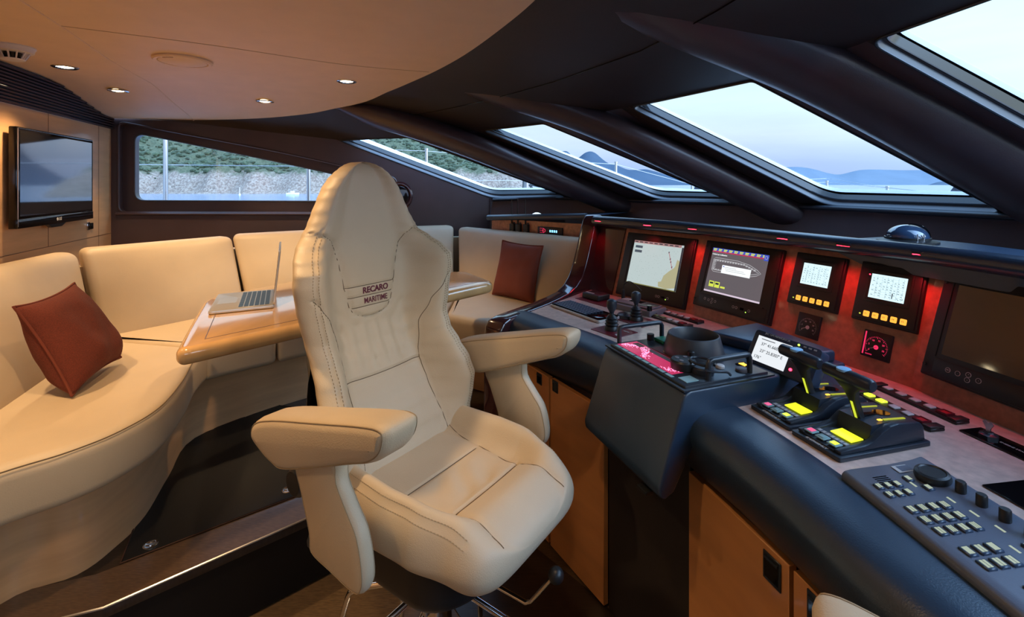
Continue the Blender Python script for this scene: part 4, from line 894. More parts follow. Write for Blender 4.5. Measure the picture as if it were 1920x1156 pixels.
# ================================================================ desk items
LX, LY = V((.575, -.818, 0)), V((.818, .575, 0))
def DF(x, y, z=DZ+.0003, rot=0, base=(LX, LY)): 
    F = Fr((x, y, z), base[0], base[1]); return F.at(0, 0, 0, R(rot)) if rot else F
F = DF(.185, 2.373); F = Fr((.185, 2.373, DZ+.0003), (.528, -.85, 0), (.85, .528, 0))
t = thing('keyboard', 'slim black keyboard with built-in touchpad at the far end of the console desk', 'keyboard', F.o)
mb = MB(F); mb.prism([(p.x, p.y) for p in rp([(0, 0, 0), (.355, 0, 0), (.355, .135, 0), (0, .135, 0)], .02, 5)], 0, .012, bev=.003); obj('base', mb, M['silver'], t)
mb = MB(F); mb.prism([(p.x, p.y) for p in rp([(.004, .004, 0), (.351, .004, 0), (.351, .131, 0), (.004, .131, 0)], .017, 5)], .0121, .0135); mb.box(.262, .342, .025, .112, .0135, .0142, bev=.001); obj('top_plate', mb, M['gloss'], t)
mb = MB(F)
for r_ in range(6):
    for k in range(14): x = .010+k*.0176; y = .012+r_*.0190; mb.box(x, x+.0152, y, y+.016, .0135, .0168, 0, bev=.001, seg=1); mb.box(x+.004, x+.008, y+.006, y+.010, .0168, .01695, 1)
obj('keys', mb, [M['keyblue'], M['greylabel']], t)
F = Fr((.440, 2.525, DZ+.0003), (.575, -.818, 0), (.818, .575, 0)); t = thing('trackball_box', 'small black wedge-shaped box behind the keyboard', 'device', F.o)
mb = MB(F); mb.prism([(-.06, -.045), (.06, -.045), (.06, .045), (-.06, .045)], 0, .03, bev=.008, seg=3, dx=(0, .004)); obj('body', mb, M['blackplastic'], t)
mb = MB(F)
for k in range(5): mb.box(-.045+k*.012, -.037+k*.012, -.03, -.018, .030, .032, 0, bev=.001, seg=1)
obj('keys', mb, M['greylabel'], t)
mb = MB(F); mb.box(-.065, .15, -.085, .06, -.0002, .0015); 
tm = obj('desk_mat', mb, M['redplate'], None, 'thin dark red plate on the desk under the wedge-shaped box', 'plate')
t.location.z += .0015
for c_ in t.children: pass
F = Fr((.515, 2.17, DZ+.0003)); t = thing('puck_mouse', 'flat round black puck between keyboard and joysticks', 'mouse', F.o)
mb = MB(F); mb.lathe([(0, .022), (.02, .021), (.036, .015), (.042, .004), (.040, 0)], 32, sc=(1, 1.15)); obj('body', mb, M['satin'], t); mb = MB(F); mb.lathe([(0, .0235), (.008, .0225), (.011, .019)], 16); obj('wheel', mb, M['blackplastic'], t)
# intercom
F = Fr((.60, 2.30, DZ+.0003), (.62, -.785, 0), (.785, .62, 0)); t = thing('intercom_station', 'grey desk intercom with a short gooseneck microphone below the chart monitor', 'intercom', F.o)
mb = MB(F); mb.prism([(p.x, p.y) for p in rp([(-.12, -.065, 0), (.12, -.065, 0), (.12, .065, 0), (-.12, .065, 0)], .01, 4)], 0, .026, bev=.005); mb.box(-.105, .105, -.045, .055, .026, .034, bev=.004); obj('body', mb, M['greyinter'], t)
mb = MB(F); mb.box(-.05, .02, .0, .045, .034, .0348, 1); mb.box(.03, .10, -.035, .04, .034, .036, 0, bev=.002)
for k in range(8): mb.box(-.095+(k % 4)*.011, -.087+(k % 4)*.011, .0+(k//4)*.02, .012+(k//4)*.02, .034, .036, 2, bev=.001, seg=1)
mb.cyl(.105, -.05, .01, .05, .012, 14, 1); obj('keypad', mb, [M['satin'], M['gloss'], M['greylabel']], t)
mb = MB(F); mb.cyl(-.108, .03, .026, .075, .009, 14); mb.tube(cat_rom([(-.108, .03, .07), (-.105, .032, .10), (-.08, .04, .118), (-.05, .05, .105), (-.02, .06, .08)], 6), .003, 8); obj('microphone', mb, M['blackplastic'], t)
# joysticks
def joy(x, y, lab, dot):
    F = DF(x, y); t = thing('joystick', lab, 'joystick', F.o, 'thruster joysticks')
    mb = MB(F); mb.prism([(-.06, -.062), (.085, -.062), (.085, .062), (-.06, .062)], 0, .0025, bev=.001, seg=1); p_ = obj('base_plate', mb, M['redplate'], t)
    mb = MB(F); mb.lathe([(.030, .0025), (.030, .012), (.024, .020), (.029, .026), (.022, .033), (.027, .039), (.019, .046), (.024, .052), (.016, .059), (.010, .064), (.008, .075)], 28); obj('rubber_boot', mb, M['blackplastic'], t)
    mb = MB(F); mb.lathe([(.008, .07), (.013, .082), (.020, .094), (.022, .110), (.019, .122), (.010, .128), (0, .129)], 28); obj('knob', mb, M['satin'], t)
    mb = MB(F); mb.lathe([(0, .004), (.009, .004), (.011, .0025)], 18, F=F.at(.06, -.03, 0), mat=0); mb.text('THRUSTER', .007, 1, F=F.at(.05, .03, .0026)); obj('markings', mb, [M['whitekey'], M['greylabel']], t)
joy(.411, 1.978, 'black joystick with ribbed boot on a dark red plate, nearer the padded edge', 1)
joy(.548, 2.120, 'black joystick with ribbed boot, nearer the chart monitor', 0)
# rocker switch panels
def swp(x, y, yaw, L_, n, colr, lab, wide=.042):
    d = V((math.cos(yaw), math.sin(yaw), 0)); F = Fr((x, y, DZ+.0003), d, (-d.y, d.x, 0)); t = thing('switch_panel', lab, 'switch panel', F((L_/2, 0, 0)), 'rocker switch panels on the console')
    mb = MB(F); mb.prism([(0, -wide/2), (L_, -wide/2), (L_, wide/2), (0, wide/2)], 0, .007, bev=.0015, seg=1)
    for q in (0, L_): 
        sgn = 1 if q == 0 else -1; mb.box(min(q, q+sgn*.022), max(q, q+sgn*.022), -wide/2, wide/2, .007, .012, bev=.002)
    obj('base', mb, M['panelblack'], t); st = L_*.16; dx = (L_*.82-st)/max(1, len(colr)-1)
    for k, c in enumerate(colr):
        q = st+k*dx; mb = MB(F); mb.box(q-.0105, q+.0105, -.0105, .0105, .006, .0115, bev=.0018, seg=1); kk = obj('switch', mb, c, t)
        if c is M['redbtn']:
            mb = MB(F); mb.lathe([(.019, .0), (.019, .006), (.0145, .006), (.0145, 0)], 4, F=F.at(q, 0, .007, PI/4)); obj('guard', mb, M['redplate'], kk)
    mb = MB(F); mb.cyl(st-.02, .0, .006, .0085, .002, 8); obj('indicator', mb, EM['yel'], t)
wk, rb, gk = M['whitekey'], M['redbtn'], EM['ykey']
swp(.706, 2.265, R(-61), .225, 5, [wk, wk, wk, wk, rb], 'rocker switch strip nearest the alarm monitor')
swp(.636, 2.205, R(-61), .225, 5, [P('olive_key', (.12, .16, .06), .4), P('olive_key', (.12, .16, .06), .4), wk, wk, rb], 'rocker switch strip in front of the one nearest the alarm monitor, with olive keys')
swp(1.085, 1.432, R(-79), .235, 5, [wk, wk, wk, wk, rb], 'rocker switch strip right of the throttles, nearest the engine display wall')
swp(1.000, 1.385, R(-81), .222, 5, [gk, gk, wk, wk, rb], 'rocker switch strip right behind the throttles with two lit green keys')
# key switch strip and red push button panel
d = V((.18, -.98, 0)); F = Fr((1.120, 1.175, DZ+.0003), d, (.98, .18, 0)); t = thing('ignition_panel', 'black panel with two key switches in front of the dark monitor', 'switch panel', F.o)
mb = MB(F); mb.box(0, .26, -.032, .034, 0, .004, bev=.001, seg=1); obj('plate', mb, M['gloss'], t); mb = MB(F); mb.text('ENGINE START', .008, F=F.at(.09, .0, .0042)); obj('marking', mb, M['greylabel'], t)
for q in (.04, .17):
    mb = MB(F); mb.lathe([(.020, .004), (.019, .010), (.012, .013), (.010, .016)], 6, F=F.at(q, 0, 0)); ks = obj('key_switch', mb, M['satin'], t)
    mb = MB(F); mb.prism([(-.004, .012), (.004, .012), (.005, .024), (.012, .036), (.006, .041), (0, .036), (-.006, .041), (-.012, .036), (-.005, .024)], -.0012, .0012, F=Fr(F((q, 0, 0)), F.x, (0, 0, 1), -F.y)); obj('key', mb, M['steel'], ks)
F = Fr((.965, .96, DZ+.0003), (.15, -.99, 0), (.99, .15, 0)); t = thing('push_button_panel', 'black panel with a red push button behind the radar control keyboard', 'switch panel', F.o)
mb = MB(F); mb.box(0, .2, -.03, .09, 0, .004, bev=.001, seg=1); obj('plate', mb, M['gloss'], t); mb = MB(F); mb.lathe([(.022, .004), (.022, .008), (.017, .008)], 28, F=F.at(.075, .03, 0)); bb = obj('ring', mb, M['satin'], t); mb = MB(F); mb.lathe([(.017, .004), (.016, .011), (0, .012)], 24, F=F.at(.075, .03, 0)); obj('red_button', mb, M['redbtn'], bb)

# ---- throttle units
def thr(x, y, lab, second):
    yw = R(-75); ex = V((math.cos(yw), math.sin(yw), 0)); ey = V((-ex.y, ex.x, 0))     # ex along console to the right, ey towards the windscreen
    F = Fr((x, y, DZ+.0003), ex, ey); t = thing('throttle_unit', lab, 'throttle', F((.065, .13, 0)), 'twin engine throttle units')
    W_, D_ = .128, .268
    mb = MB(F); mb.prism([(p.x, p.y) for p in rp([(0, 0, 0), (W_, 0, 0), (W_, D_, 0), (0, D_, 0)], .006, 4)], 0, .010, bev=.003); obj('base_plate', mb, M['satin'], t)
    side = [(.012, .010), (.012, .018), (.085, .022), (.105, .027), (.130, .044), (.155, .055), (.180, .058), (.245, .053), (.256, .042), (.260, .010)]
    Fs = Fr(F((.007, 0, 0)), F.y, F.z, F.x)
    mb = MB(); mb.prism(side, 0, .018, F=Fs, bev=.004); mb.prism(side, W_-.014-.018, W_-.014, F=Fs, bev=.004)
    mid = [(.012, .010), (.012, .014), (.105, .018), (.112, .020), (.120, .0535), (.175, .0565), (.248, .0515), (.258, .010)]
    mb.prism(mid, .017, W_-.031, F=Fs); obj('housing', mb, M['satin'], t)
    Ft = F.at(0, 0, 0)
    tp_ = Fr(F((.064, .0, .0155)), F.x, V(F.y)*math.cos(R(2.4))+F.z*math.sin(R(2.4)), F.z)
    mb = MB(tp_); mb.box(-.016, .036, .066, .101, .002, .0045); sc_ = obj('display', mb, EM['yscr'], t, label='glowing yellow-green display')
    mb = MB(tp_)
    mb.box(-.038, .045, .045, .058, .001, .002)
    for k in range(7): mb.box(-.034+k*.011, -.027+k*.011, .047, .056, .002, .0026, 1)
    obj('dimmer_strip', mb, [M['greydevice'], M['greylabel']], t)
    for k, (m_, lb) in enumerate(((EM['pink'], 'glowing pink key'), (M['key_teal'], 'pale teal key'), (EM['ykey'], 'glowing yellow-green key'))):
        mb = MB(tp_); q = -.045+k*.030; mb.box(q, q+.024, .018, .040, .001, .004, 1, bev=.002); mb.box(q+.005, q+.019, .022, .036, .004, .0055, 0, bev=.001); obj('key', mb, [m_, M['key_teal']], t, label=lb)
    mb = MB(F); mb.text('TWIN DISC' if False else 'EMERGENCY', .0095, F=F.at(.064, .0075, .0105), bold=True); obj('marking', mb, M['greylabel'], t)
    # slot, scale bars
    Tp = F.at(.064, .19, .0563, 0, -.068)
    mb = MB(Tp); mb.lathe([(.019, -.002), (.019, .0008), (.0, .0008)], 24, sc=(.8, 1.15), F=Tp.at(.0, .01, 0)); mb.box(-.006, .006, -.06, .0, -.01, .0008); obj('lever_slot', mb, M['gloss'], t)
    for x0, x1, y1 in ((-.034, -.0305, .038), (.029, .034, .040)):
        mb = MB(Tp); mb.box(x0, x1, -.024, y1, -.001, .0012); obj('scale_light', mb, EM['scale'], t, label='yellow-green scale bar')
        mb = MB(Tp); mb.box(x0, x1, -.041, -.030, -.001, .0014); obj('scale_light', mb, EM['orange'], t, label='short amber scale light')
    # lever leaning back towards the viewer, T-grip on top
    p0 = F((.064, .135, .048)); p1 = F((.064, .10, .145)); gdir = F.x
    Fl = Fr(p0, gdir, (p1-p0).normalized(), gdir.cross((p1-p0).normalized())); LL = (p1-p0).length
    mb = MB(Fl); mb.prism([(-.009, 0), (.009, 0), (.009, LL*.5), (.016, LL*.75), (.034, LL*.93), (.034, LL), (-.034, LL), (-.034, LL*.93), (-.016, LL*.75), (-.009, LL*.5)], -.008, .008, bev=.003); lv = obj('lever', mb, M['blackplastic'], t)
    mb = MB(Fl); mb.box(-.0028, .0028, .002, LL*.50, .0082, .0095); obj('lever_stripe', mb, EM['stripe'], lv, label='glowing yellow stripe')
    g0 = Fl((-.060, LL+.008, 0)); g1 = Fl((.062, LL+.008, 0))
    mb = MB(); mb.tube([g0, g0+(g1-g0)*.04, g0+(g1-g0)*.5, g0+(g1-g0)*.96, g1], [.010, .0145, .0165, .0150, .011], 20); obj('grip', mb, M['satin'], lv)
    mb = MB(Fr(Fl((-.008, LL+.0225, -.004)), gdir, F.y, gdir.cross(F.y))); mb.lathe([(.015, -.004), (.015, .001), (.012, .0025), (0, .003)], 24); obj('grip_badge', mb, M['cyan_cap'], lv, label='pale blue round badge')
thr(.640, 1.290, 'throttle lever unit with glowing yellow-green display, beside the steering pod', False)
thr(.672, 1.157, 'throttle lever unit with glowing yellow-green display, nearest the viewer', True)

# ---- radar control keyboard
F = Fr((.668, .975, DZ+.0003), (.06, -.998, 0), (.998, .06, 0)); t = thing('radar_keyboard', 'large grey-blue radar control keyboard with rows of lit keys at the lower right', 'control panel', F.o)
KL = .46; KW = .176
sec = [(0, 0), (0, .014), (.006, .020), (.02, .023), (.10, .030), (.15, .038), (.170, .044), (.176, .040), (.176, 0)]
mb = MB(); Fk = Fr(F.o, F.y, F.z, F.x); mb.prism(sec, 0, KL, F=Fk, bev=.004, seg=2); obj('body', mb, M['greydevice'], t)
def kz(y): return lerp_keys([(0, .018), (.02, .023), (.10, .030), (.15, .038), (.17, .043)], y)
def kF(x, y): return Fr(F((x, y, kz(y))), F.x, V(F.y)+F.z*.095, V(F.z)-F.y*.095)
mb = MB()
for k in range(6): mb.box(-.002+k*.0, .0, 0, 0, 0, 0) if False else None
for k in range(6): q = kF(.035+k*.0052, .052); mb.box(-.0011, .0011, -.014, .014, .0, .0006, F=q)
obj('speaker_slots', mb, M['gloss'], t)
def key(x, y, w=.0135, h=.017, g_=2, label=None):
    q = kF(x, y); mb = MB(q); mb.box(-h/2, h/2, -w/2, w/2, -.002, .0035, 0, bev=.0015, seg=1)
    for j in range(g_): mb.box(-h*.34, h*.34, -w*.32+j*w*.64/max(1, g_)+.0006, -w*.32+(j+1)*w*.64/max(1, g_)-.0006, .0035, .0039, 1)
    obj('key', mb, [M['keyblue'], EM['glyph']], t)
for r_, x in enumerate((.062, .086)):
    for c_ in range(3): key(x, .028+c_*.0185, g_=2 if c_ == 0 else 1, h=.017)
key(.052, .096, w=.014, g_=1); key(.082, .108, w=.014, g_=1)
for r_ in range(3):
    for c_ in range(4): key(.128+r_*.0265, .032+c_*.0205, w=.016, h=.020, g_=3 if (r_+c_) % 2 else 2)
for r_, x in enumerate((.225, .252)):
    for c_ in range(3): key(x, .034+c_*.021, w=.0165, h=.021, g_=(1, 2, 1)[c_] if r_ == 0 else 2)
key(.235, .125, g_=1); key(.262, .130, g_=1); key(.30, .05); key(.30, .075)
mb = MB()
for x, y in ((.066, .092), (.118, .116), (.155, .120), (.193, .124), (.232, .104)): mb.box(-.008, .008, -.002, .0018, 0, .0006, F=kF(x, y))
obj('legends', mb, EM['glyph'], t)
q = kF(.060, .138); mb = MB(q); mb.lathe([(.027, -.004), (.029, .004), (.027, .011), (.022, .013), (.020, .011), (0, .011)], 36); obj('rotary_dial', mb, M['blackplastic'], t)
for x in (.105, .142, .18, .218, .26):
    q = Fr(F((x, .148, kz(.148)))); mb = MB(q); mb.lathe([(.0085, -.003), (.0080, .018), (.007, .0195), (0, .0195)], 20); obj('knob', mb, M['blackplastic'], t)
mb = MB(kF(.022, .118)); mb.box(-.011, .011, -.022, .022, 0, .0008, 0, bev=.0003, seg=1); mb.box(-.008, .008, -.014, .010, .0008, .0012, 1); obj('emblem', mb, [M['greylabel'], M['greydevice']], t)
mb = MB(kF(.37, .09)); mb.lathe([(.052, -.002), (.052, .001), (.048, .002), (.035, .002)], 40, sc=(1.2, 1)); mb.lathe([(0, .016), (.018, .013), (.027, .004), (.028, 0)], 28, mat=1); obj('trackball', mb, [M['keyblue'], M['gloss']], t)

# ---- steering pod
PF = Fr((.308, 1.595, 0), (.349, -.937, 0), (.937, .349, 0))     # x along console, y towards the dash
pod = thing('steering_pod', 'dark leather steering console projecting from the desk toward the helm chair', 'console pod', PF((.19, .1, .7)))
rowsP = []
def ring_(x): return [(x, .60, .885), (x, .60, .965), (x, .02, .968), (x, .004, .960), (x, -.004, .945), (x, -.078, .735), (x, -.076, .712), (x, -.060, .700), (x, -.03, .715), (x, .02, .80), (x, .06, .86)]
rr = [ring_(x) for x in (.0, .386)]
mb = MB(PF); bm = bmesh.new(); n_ = len(rr[0]); vv = [[bm.verts.new(p) for p in r] for r in rr]
bm.faces.new(vv[0]); bm.faces.new(vv[1][::-1])
for i in range(n_): bm.faces.new((vv[0][i], vv[0][(i+1) % n_], vv[1][(i+1) % n_], vv[1][i]))
bmesh.ops.recalc_face_normals(bm, faces=bm.faces[:]); bmesh.ops.bevel(bm, geom=bm.edges[:], offset=.012, segments=4, profile=.5, affect='EDGES', clamp_overlap=True)
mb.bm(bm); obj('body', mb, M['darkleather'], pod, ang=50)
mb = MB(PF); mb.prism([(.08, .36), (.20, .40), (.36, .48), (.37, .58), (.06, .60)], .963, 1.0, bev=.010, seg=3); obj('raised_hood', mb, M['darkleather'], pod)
mb = MB(PF); mb.box(.015, .375, .012, .30, .965, .976, bev=.003); mb.box(.004, .386, .0, .312, .966, .970); obj('control_plate', mb, M['satin'], pod)
mb = MB(PF); mb.box(.30, .34, -.085, -.06, .690, .70, bev=.002); obj('clip', mb, M['blackplastic'], pod)
cp = pod
mb = MB(PF); mb.box(.03, .30, .030, .105, .9762, .9772, 0)
random.seed(5)
for k in range(620):
    a = random.random(); x = .035+a*.26; y = .045+.04*math.sin(a*7)+random.gauss(0, .009)
    if .034 < y < .10: mb.box(x, x+.0018, y, y+.0018, .9772, .9778, 1)
mb.box(.045, .085, .078, .100, .9773, .9780, 2); mb.box(.09, .28, .084, .103, .9773, .9776, 3)
obj('backlit_strip', mb, [EM['redglow'], EM['sparkle'], M['redplate'], M['greyinter']], cp, label='glowing pink-red backlit strip')
mb = MB(PF)
for k in range(8): mb.box(.035+k*.036, .063+k*.036, .016, .027, .9762, .9768)
mb.box(.325, .36, .03, .07, .9762, .978); obj('label_tabs', mb, M['key_teal'], cp)
mb = MB(PF); mb.box(.10, .20, .108, .15, .9762, .9785, 0, bev=.001, seg=1); mb.lathe([(.010, 0), (.010, .004), (0, .005)], 18, mat=1, F=PF.at(.15, .13, .978)); obj('red_plate', mb, [M['redplate'], M['whitekey']], cp)
mb = MB(PF); mb.prism([(.035, .17), (.085, .17), (.085, .19), (.125, .19), (.125, .225), (.09, .225), (.09, .21), (.035, .21)], .976, .986, bev=.002); mb.lathe([(.012, 0), (.012, .02), (0, .021)], 16, mat=1, F=PF.at(.03, .16, .976)); obj('green_switch_block', mb, [M['greenplastic'], M['blackplastic']], cp)
for x, y, m_ in ((.03, .24, M['whitekey']), (.05, .27, M['redbtn']), (.115, .255, M['blackplastic']), (.14, .27, M['whitekey'])):
    mb = MB(PF); mb.lathe([(.008, 0), (.008, .016), (0, .017)], 14, F=PF.at(x, y, .976)); obj('toggle', mb, m_, cp)
def hdl(p, q, lab):
    p = V(p); q = V(q); up = V((0, 0, .052)); pts = [p, p+up*.8, p+up*.97+(q-p)*.03, p+up+(q-p)*.09, q+up+(p-q)*.09, q+up*.97+(p-q)*.03, q+up*.8, q]
    mb = MB(PF); mb.tube(pts, .0075, 12); obj('grab_handle', mb, M['satin'], cp)
hdl((.018, .045, .975), (.018, .215, .975), ''); hdl((.362, .10, .975), (.362, .245, .975), '')
# compass hood ring
CF_ = PF.at(.185, .205, .976)
t = thing('compass_repeater', 'round grey hooded compass dial on the steering pod', 'compass', CF_.o)
mb = MB(CF_); mb.lathe([(.090, .0), (.091, .006), (.076, .060), (.073, .062), (.070, .058), (.068, .012), (.0, .008)], 56); obj('hood', mb, M['hood'], t)
mb = MB(CF_); mb.lathe([(0, .012), (.066, .013)], 40, cap=False); obj('dial_glass', mb, M['gloss'], t); mb = MB(CF_); mb.box(-.05, .02, -.001, .001, .0135, .0142, F=CF_.at(0, 0, 0, R(30))); obj('heading_line', mb, M['whitekey'], t)
mb = MB(CF_); mb.lathe([(.010, 0), (.010, .022), (.007, .025), (0, .026)], 14, F=Fr(CF_((.066, -.066, .012)), CF_.x, CF_.y, (0, 0, 1))); obj('clamp_screw', mb, M['blackplastic'], t)
# joystick pad / remote with looped rim
F = PF.at(.275, .090, .977); t = thing('steering_control_knob', 'black round control knob with looped chrome guard in front of the compass dial', 'control knob', F.o)
mb = MB(F); mb.lathe([(.034, 0), (.036, .022), (.032, .027), (0, .027)], 30); 
for k in range(4): mb.lathe([(.006, 0), (.006, .0015), (0, .0015)], 12, mat=1, F=F.at(.018*math.cos(k*PI/2+.6), .018*math.sin(k*PI/2+.6), .027))
obj('knob', mb, [M['blackplastic'], M['greyinter']], t)
G = PF.at(.318, .120, .977)
lp = [(.036*math.cos(R(a)), .028*math.sin(R(a)), .030) for a in range(20, 330, 14)]+[(.05, -.03, .026), (.062, .0, .024), (.06, .03, .018), (.05, .05, .004)]
mb = MB(G); mb.tube(cat_rom(lp, 3), .0035, 8); mb.cyl(-.02, -.02, 0, .03, .008, 12); mb.lathe([(.03, 0), (.03, .014), (.026, .018), (0, .018)], 24); obj('looped_guard', mb, M['satin'], t)
for x, y, r_, m_, lb in ((.305, .195, .012, M['whitekey'], 'pale round button'), (.345, .235, .017, M['greyinter'], 'grey round dial')):
    mb = MB(PF); mb.lathe([(r_, 0), (r_, .006), (r_*.8, .008), (0, .008)], 24, F=PF.at(x, y, .976)); obj('round_button', mb, m_, cp, label=lb)
mb = MB(PF); mb.box(.30, .335, .255, .285, .976, .979, 0, bev=.001, seg=1); mb.prism([(.306, .262), (.33, .262), (.325, .27), (.332, .278), (.315, .276), (.308, .28)], .979, .9805, 1); obj('amber_switch', mb, [M['gloss'], EM['orange']], cp, label='glowing amber switch')
# GPS display
G = Fr(PF((.185, .455, .975)), PF.x, V(PF.y)*math.cos(R(38))+V((0, 0, 1))*math.sin(R(38)), V((0, 0, 1))*math.cos(R(38))-PF.y*math.sin(R(38)))
G = Fr((.730, 1.423, .976), (.38, -.925, 0), (.4625, .19, .866), (-.801, -.329, .5))
t = thing('gps_display', 'GPS display with pale screen of coordinates between the steering pod and the throttles', 'display', G.o)
mb = MB(G); mb.prism([(p.x, p.y) for p in rp([(-.045, -.01, 0), (.165, -.01, 0), (.165, .092, 0), (-.045, .092, 0)], .012, 5)], -.035, 0, bev=.004); obj('case', mb, M['gpscase'], t)
mb = MB(G); mb.box(-.028, .082, .0, .076, .0, .0012, 0); mb.text("37° 41.6607' N", .0128, 1, x=.028, y=.053, z=.0014, F=G); mb.text("23° 25.8307' E", .0128, 1, x=.030, y=.033, z=.0014, F=G); mb.text("176°", .013, 1, x=-.008, y=.012, z=.0014, F=G); mb.box(-.015, .03, .067, .069, .0012, .0014, 1, F=G); obj('screen', mb, [EM['gps'], EM['ink']], t)
mb = MB(G); mb.text('JRC GPS NAVIGATOR', .0085, 0, x=.03, y=.087, z=.0008, F=G); mb.cyl(.098, .085, 0, .002, .003, 10, 1)
for k in range(3): mb.box(.112+k*.015, .12+k*.015, .083, .087, 0, .0012, 0)
mb.cyl(.100, .012, 0, .0025, .004, 12, 2)
for k in range(6): mb.box(.100+(k % 3)*.02, .114+(k % 3)*.02, .030+(k//3)*.018, .042+(k//3)*.018, 0, .002, 3, bev=.001, seg=1)
obj('front_marks', mb, [M['greylabel'], EM['gled'], EM['red'], M['keyblue']], t)
# compass dome on the dash shelf
F = Fr((1.40, 1.70, 1.297)); t = thing('compass', 'glass-domed black magnetic compass on the dash shelf under the windscreen', 'compass', F.o)
mb = MB(F); mb.lathe([(.088, 0), (.088, .006), (.074, .010), (.066, .012), (.066, .018)], 48); obj('base', mb, M['blackplastic'], t)
mb = MB(F); mb.lathe([(.062*math.cos(R(a)), .016+.046*math.sin(R(a))) for a in range(0, 90, 9)]+[(.0001, .062)], 40); obj('glass_dome', mb, P('compass_dome', (.03, .06, .12), .04, coat=1), t)
mb = MB(F); mb.tube([(.064*math.cos(R(a)), -.02, .018+.047*math.sin(R(a))) for a in range(100, -1, -10)], .0025, 6); obj('hood_rim', mb, M['gloss'], t)
mb = MB(F)
for q in (-.018, .004): mb.box(q-.0012, q+.0012, -.066, -.063, .012, .034)
obj('lubber_pins', mb, M['steel'], t)
# ---- radio shelf behind the sofa's far end
A_ = V((-.19, 3.82, 0)); B_ = V((.50, 3.22, 0)); dd = (B_-A_); F = Fr(A_, dd, (0, 0, 1), dd.cross(V((0, 0, 1)))); RLn = dd.length
t = thing('radio_shelf', 'dark shelf with padded front roll behind the far sofa seat, left of the console', 'shelf', F((RLn/2, 0, 1.0)))
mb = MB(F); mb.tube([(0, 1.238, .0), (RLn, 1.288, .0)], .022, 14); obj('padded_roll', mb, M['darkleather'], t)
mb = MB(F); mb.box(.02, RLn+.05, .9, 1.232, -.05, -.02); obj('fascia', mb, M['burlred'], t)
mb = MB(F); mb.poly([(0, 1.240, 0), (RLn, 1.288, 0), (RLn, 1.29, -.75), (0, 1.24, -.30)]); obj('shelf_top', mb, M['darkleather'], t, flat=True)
for k, q in enumerate((.250, .310, .385)):
    G = F.at(q, 1.120, -.012); t = thing('handheld_radio', ['black handheld radio with tall antenna, leftmost of the three on the shelf', 'black handheld radio with tall antenna, middle of the three on the shelf', 'black handheld radio with tall antenna, rightmost of the three on the shelf'][k], 'radio', G.o, 'handheld radios on the shelf')
    mb = MB(G); mb.box(-.022, .022, .0, .085, -.012, .018, bev=.005); obj('body', mb, M['blackplastic'], t)
    mb = MB(G); mb.tube([(-.012, .08, 0), (-.012, .13, 0), (-.012, .27, 0)], [.006, .005, .003], 8); obj('antenna', mb, M['blackplastic'], t)
    mb = MB(G); mb.cyl(.012, 0, 0, .01, .006, 10, F=Fr(G((0, .085, 0)), G.x, -G.z, G.y)); obj('knob', mb, M['satin'], t)
    mb = MB(G); mb.box(-.010, .010, .012, .03, .018, .019); obj('label_plate', mb, M['greylabel'], t)
G = F.at(.60, 1.165, -.015); t = thing('vhf_radio', 'small lit radio with red and blue indicator lights on the shelf fascia', 'radio', G.o)
mb = MB(G); mb.box(-.105, .11, -.03, .032, -.01, .012, bev=.003); obj('case', mb, M['panelblack'], t)
mb = MB(G); mb.lathe([(.013, 0), (.013, .001), (.010, .001)], 18, mat=0, F=G.at(-.045, .005, .0125), cap=False)
for k in range(9): a, b = (-.08+(k % 3)*.014, -.012+(k//3)*.015); mb.box(a, a+.005, b, b+.004, .012, .0135, 0)
for k in range(4): mb.box(.005+k*.018, .016+k*.018, -.004, .012, .012, .0135, 1)
obj('indicator_lights', mb, [EM['gred'], EM['bled']], t)
G = Fr(F((.46, 1.272, -.04))); t = thing('dome_lamp', 'small pale glowing dome lamp on top of the radio shelf', 'lamp', G.o)
mb = MB(G); mb.lathe([(.04, 0), (.04, .004), (.03, .014), (.012, .022), (0, .023)], 24); obj('lens', mb, EM['domelamp'], t)
# ================================================================ outside
def water():
    m = bpy.data.materials.new('calm_sea'); m.use_nodes = True; t = m.node_tree; b = t.nodes['Principled BSDF']
    b.inputs['Base Color'].default_value = (.20, .28, .40, 1); b.inputs['Roughness'].default_value = .14; b.inputs['Specular IOR Level'].default_value = .6
    n = t.nodes.new('ShaderNodeTexNoise'); n.inputs['Scale'].default_value = .25; n.inputs['Detail'].default_value = 4; c = t.nodes.new('ShaderNodeTexCoord'); t.links.new(c.outputs['Object'], n.inputs['Vector'])
    p = t.nodes.new('ShaderNodeBump'); p.inputs['Strength'].default_value = .25; p.inputs['Distance'].default_value = .3; t.links.new(n.outputs[0], p.inputs['Height']); t.links.new(p.outputs[0], b.inputs['Normal']); return m
mb = MB(); mb.poly([(-9000, -2000, -3), (14000, -2000, -3), (14000, 16000, -3), (-9000, 16000, -3)]); obj('sea', mb, water(), None, 'calm blue dusk sea outside the windows', 'sea', flat=True, kind='stuff')
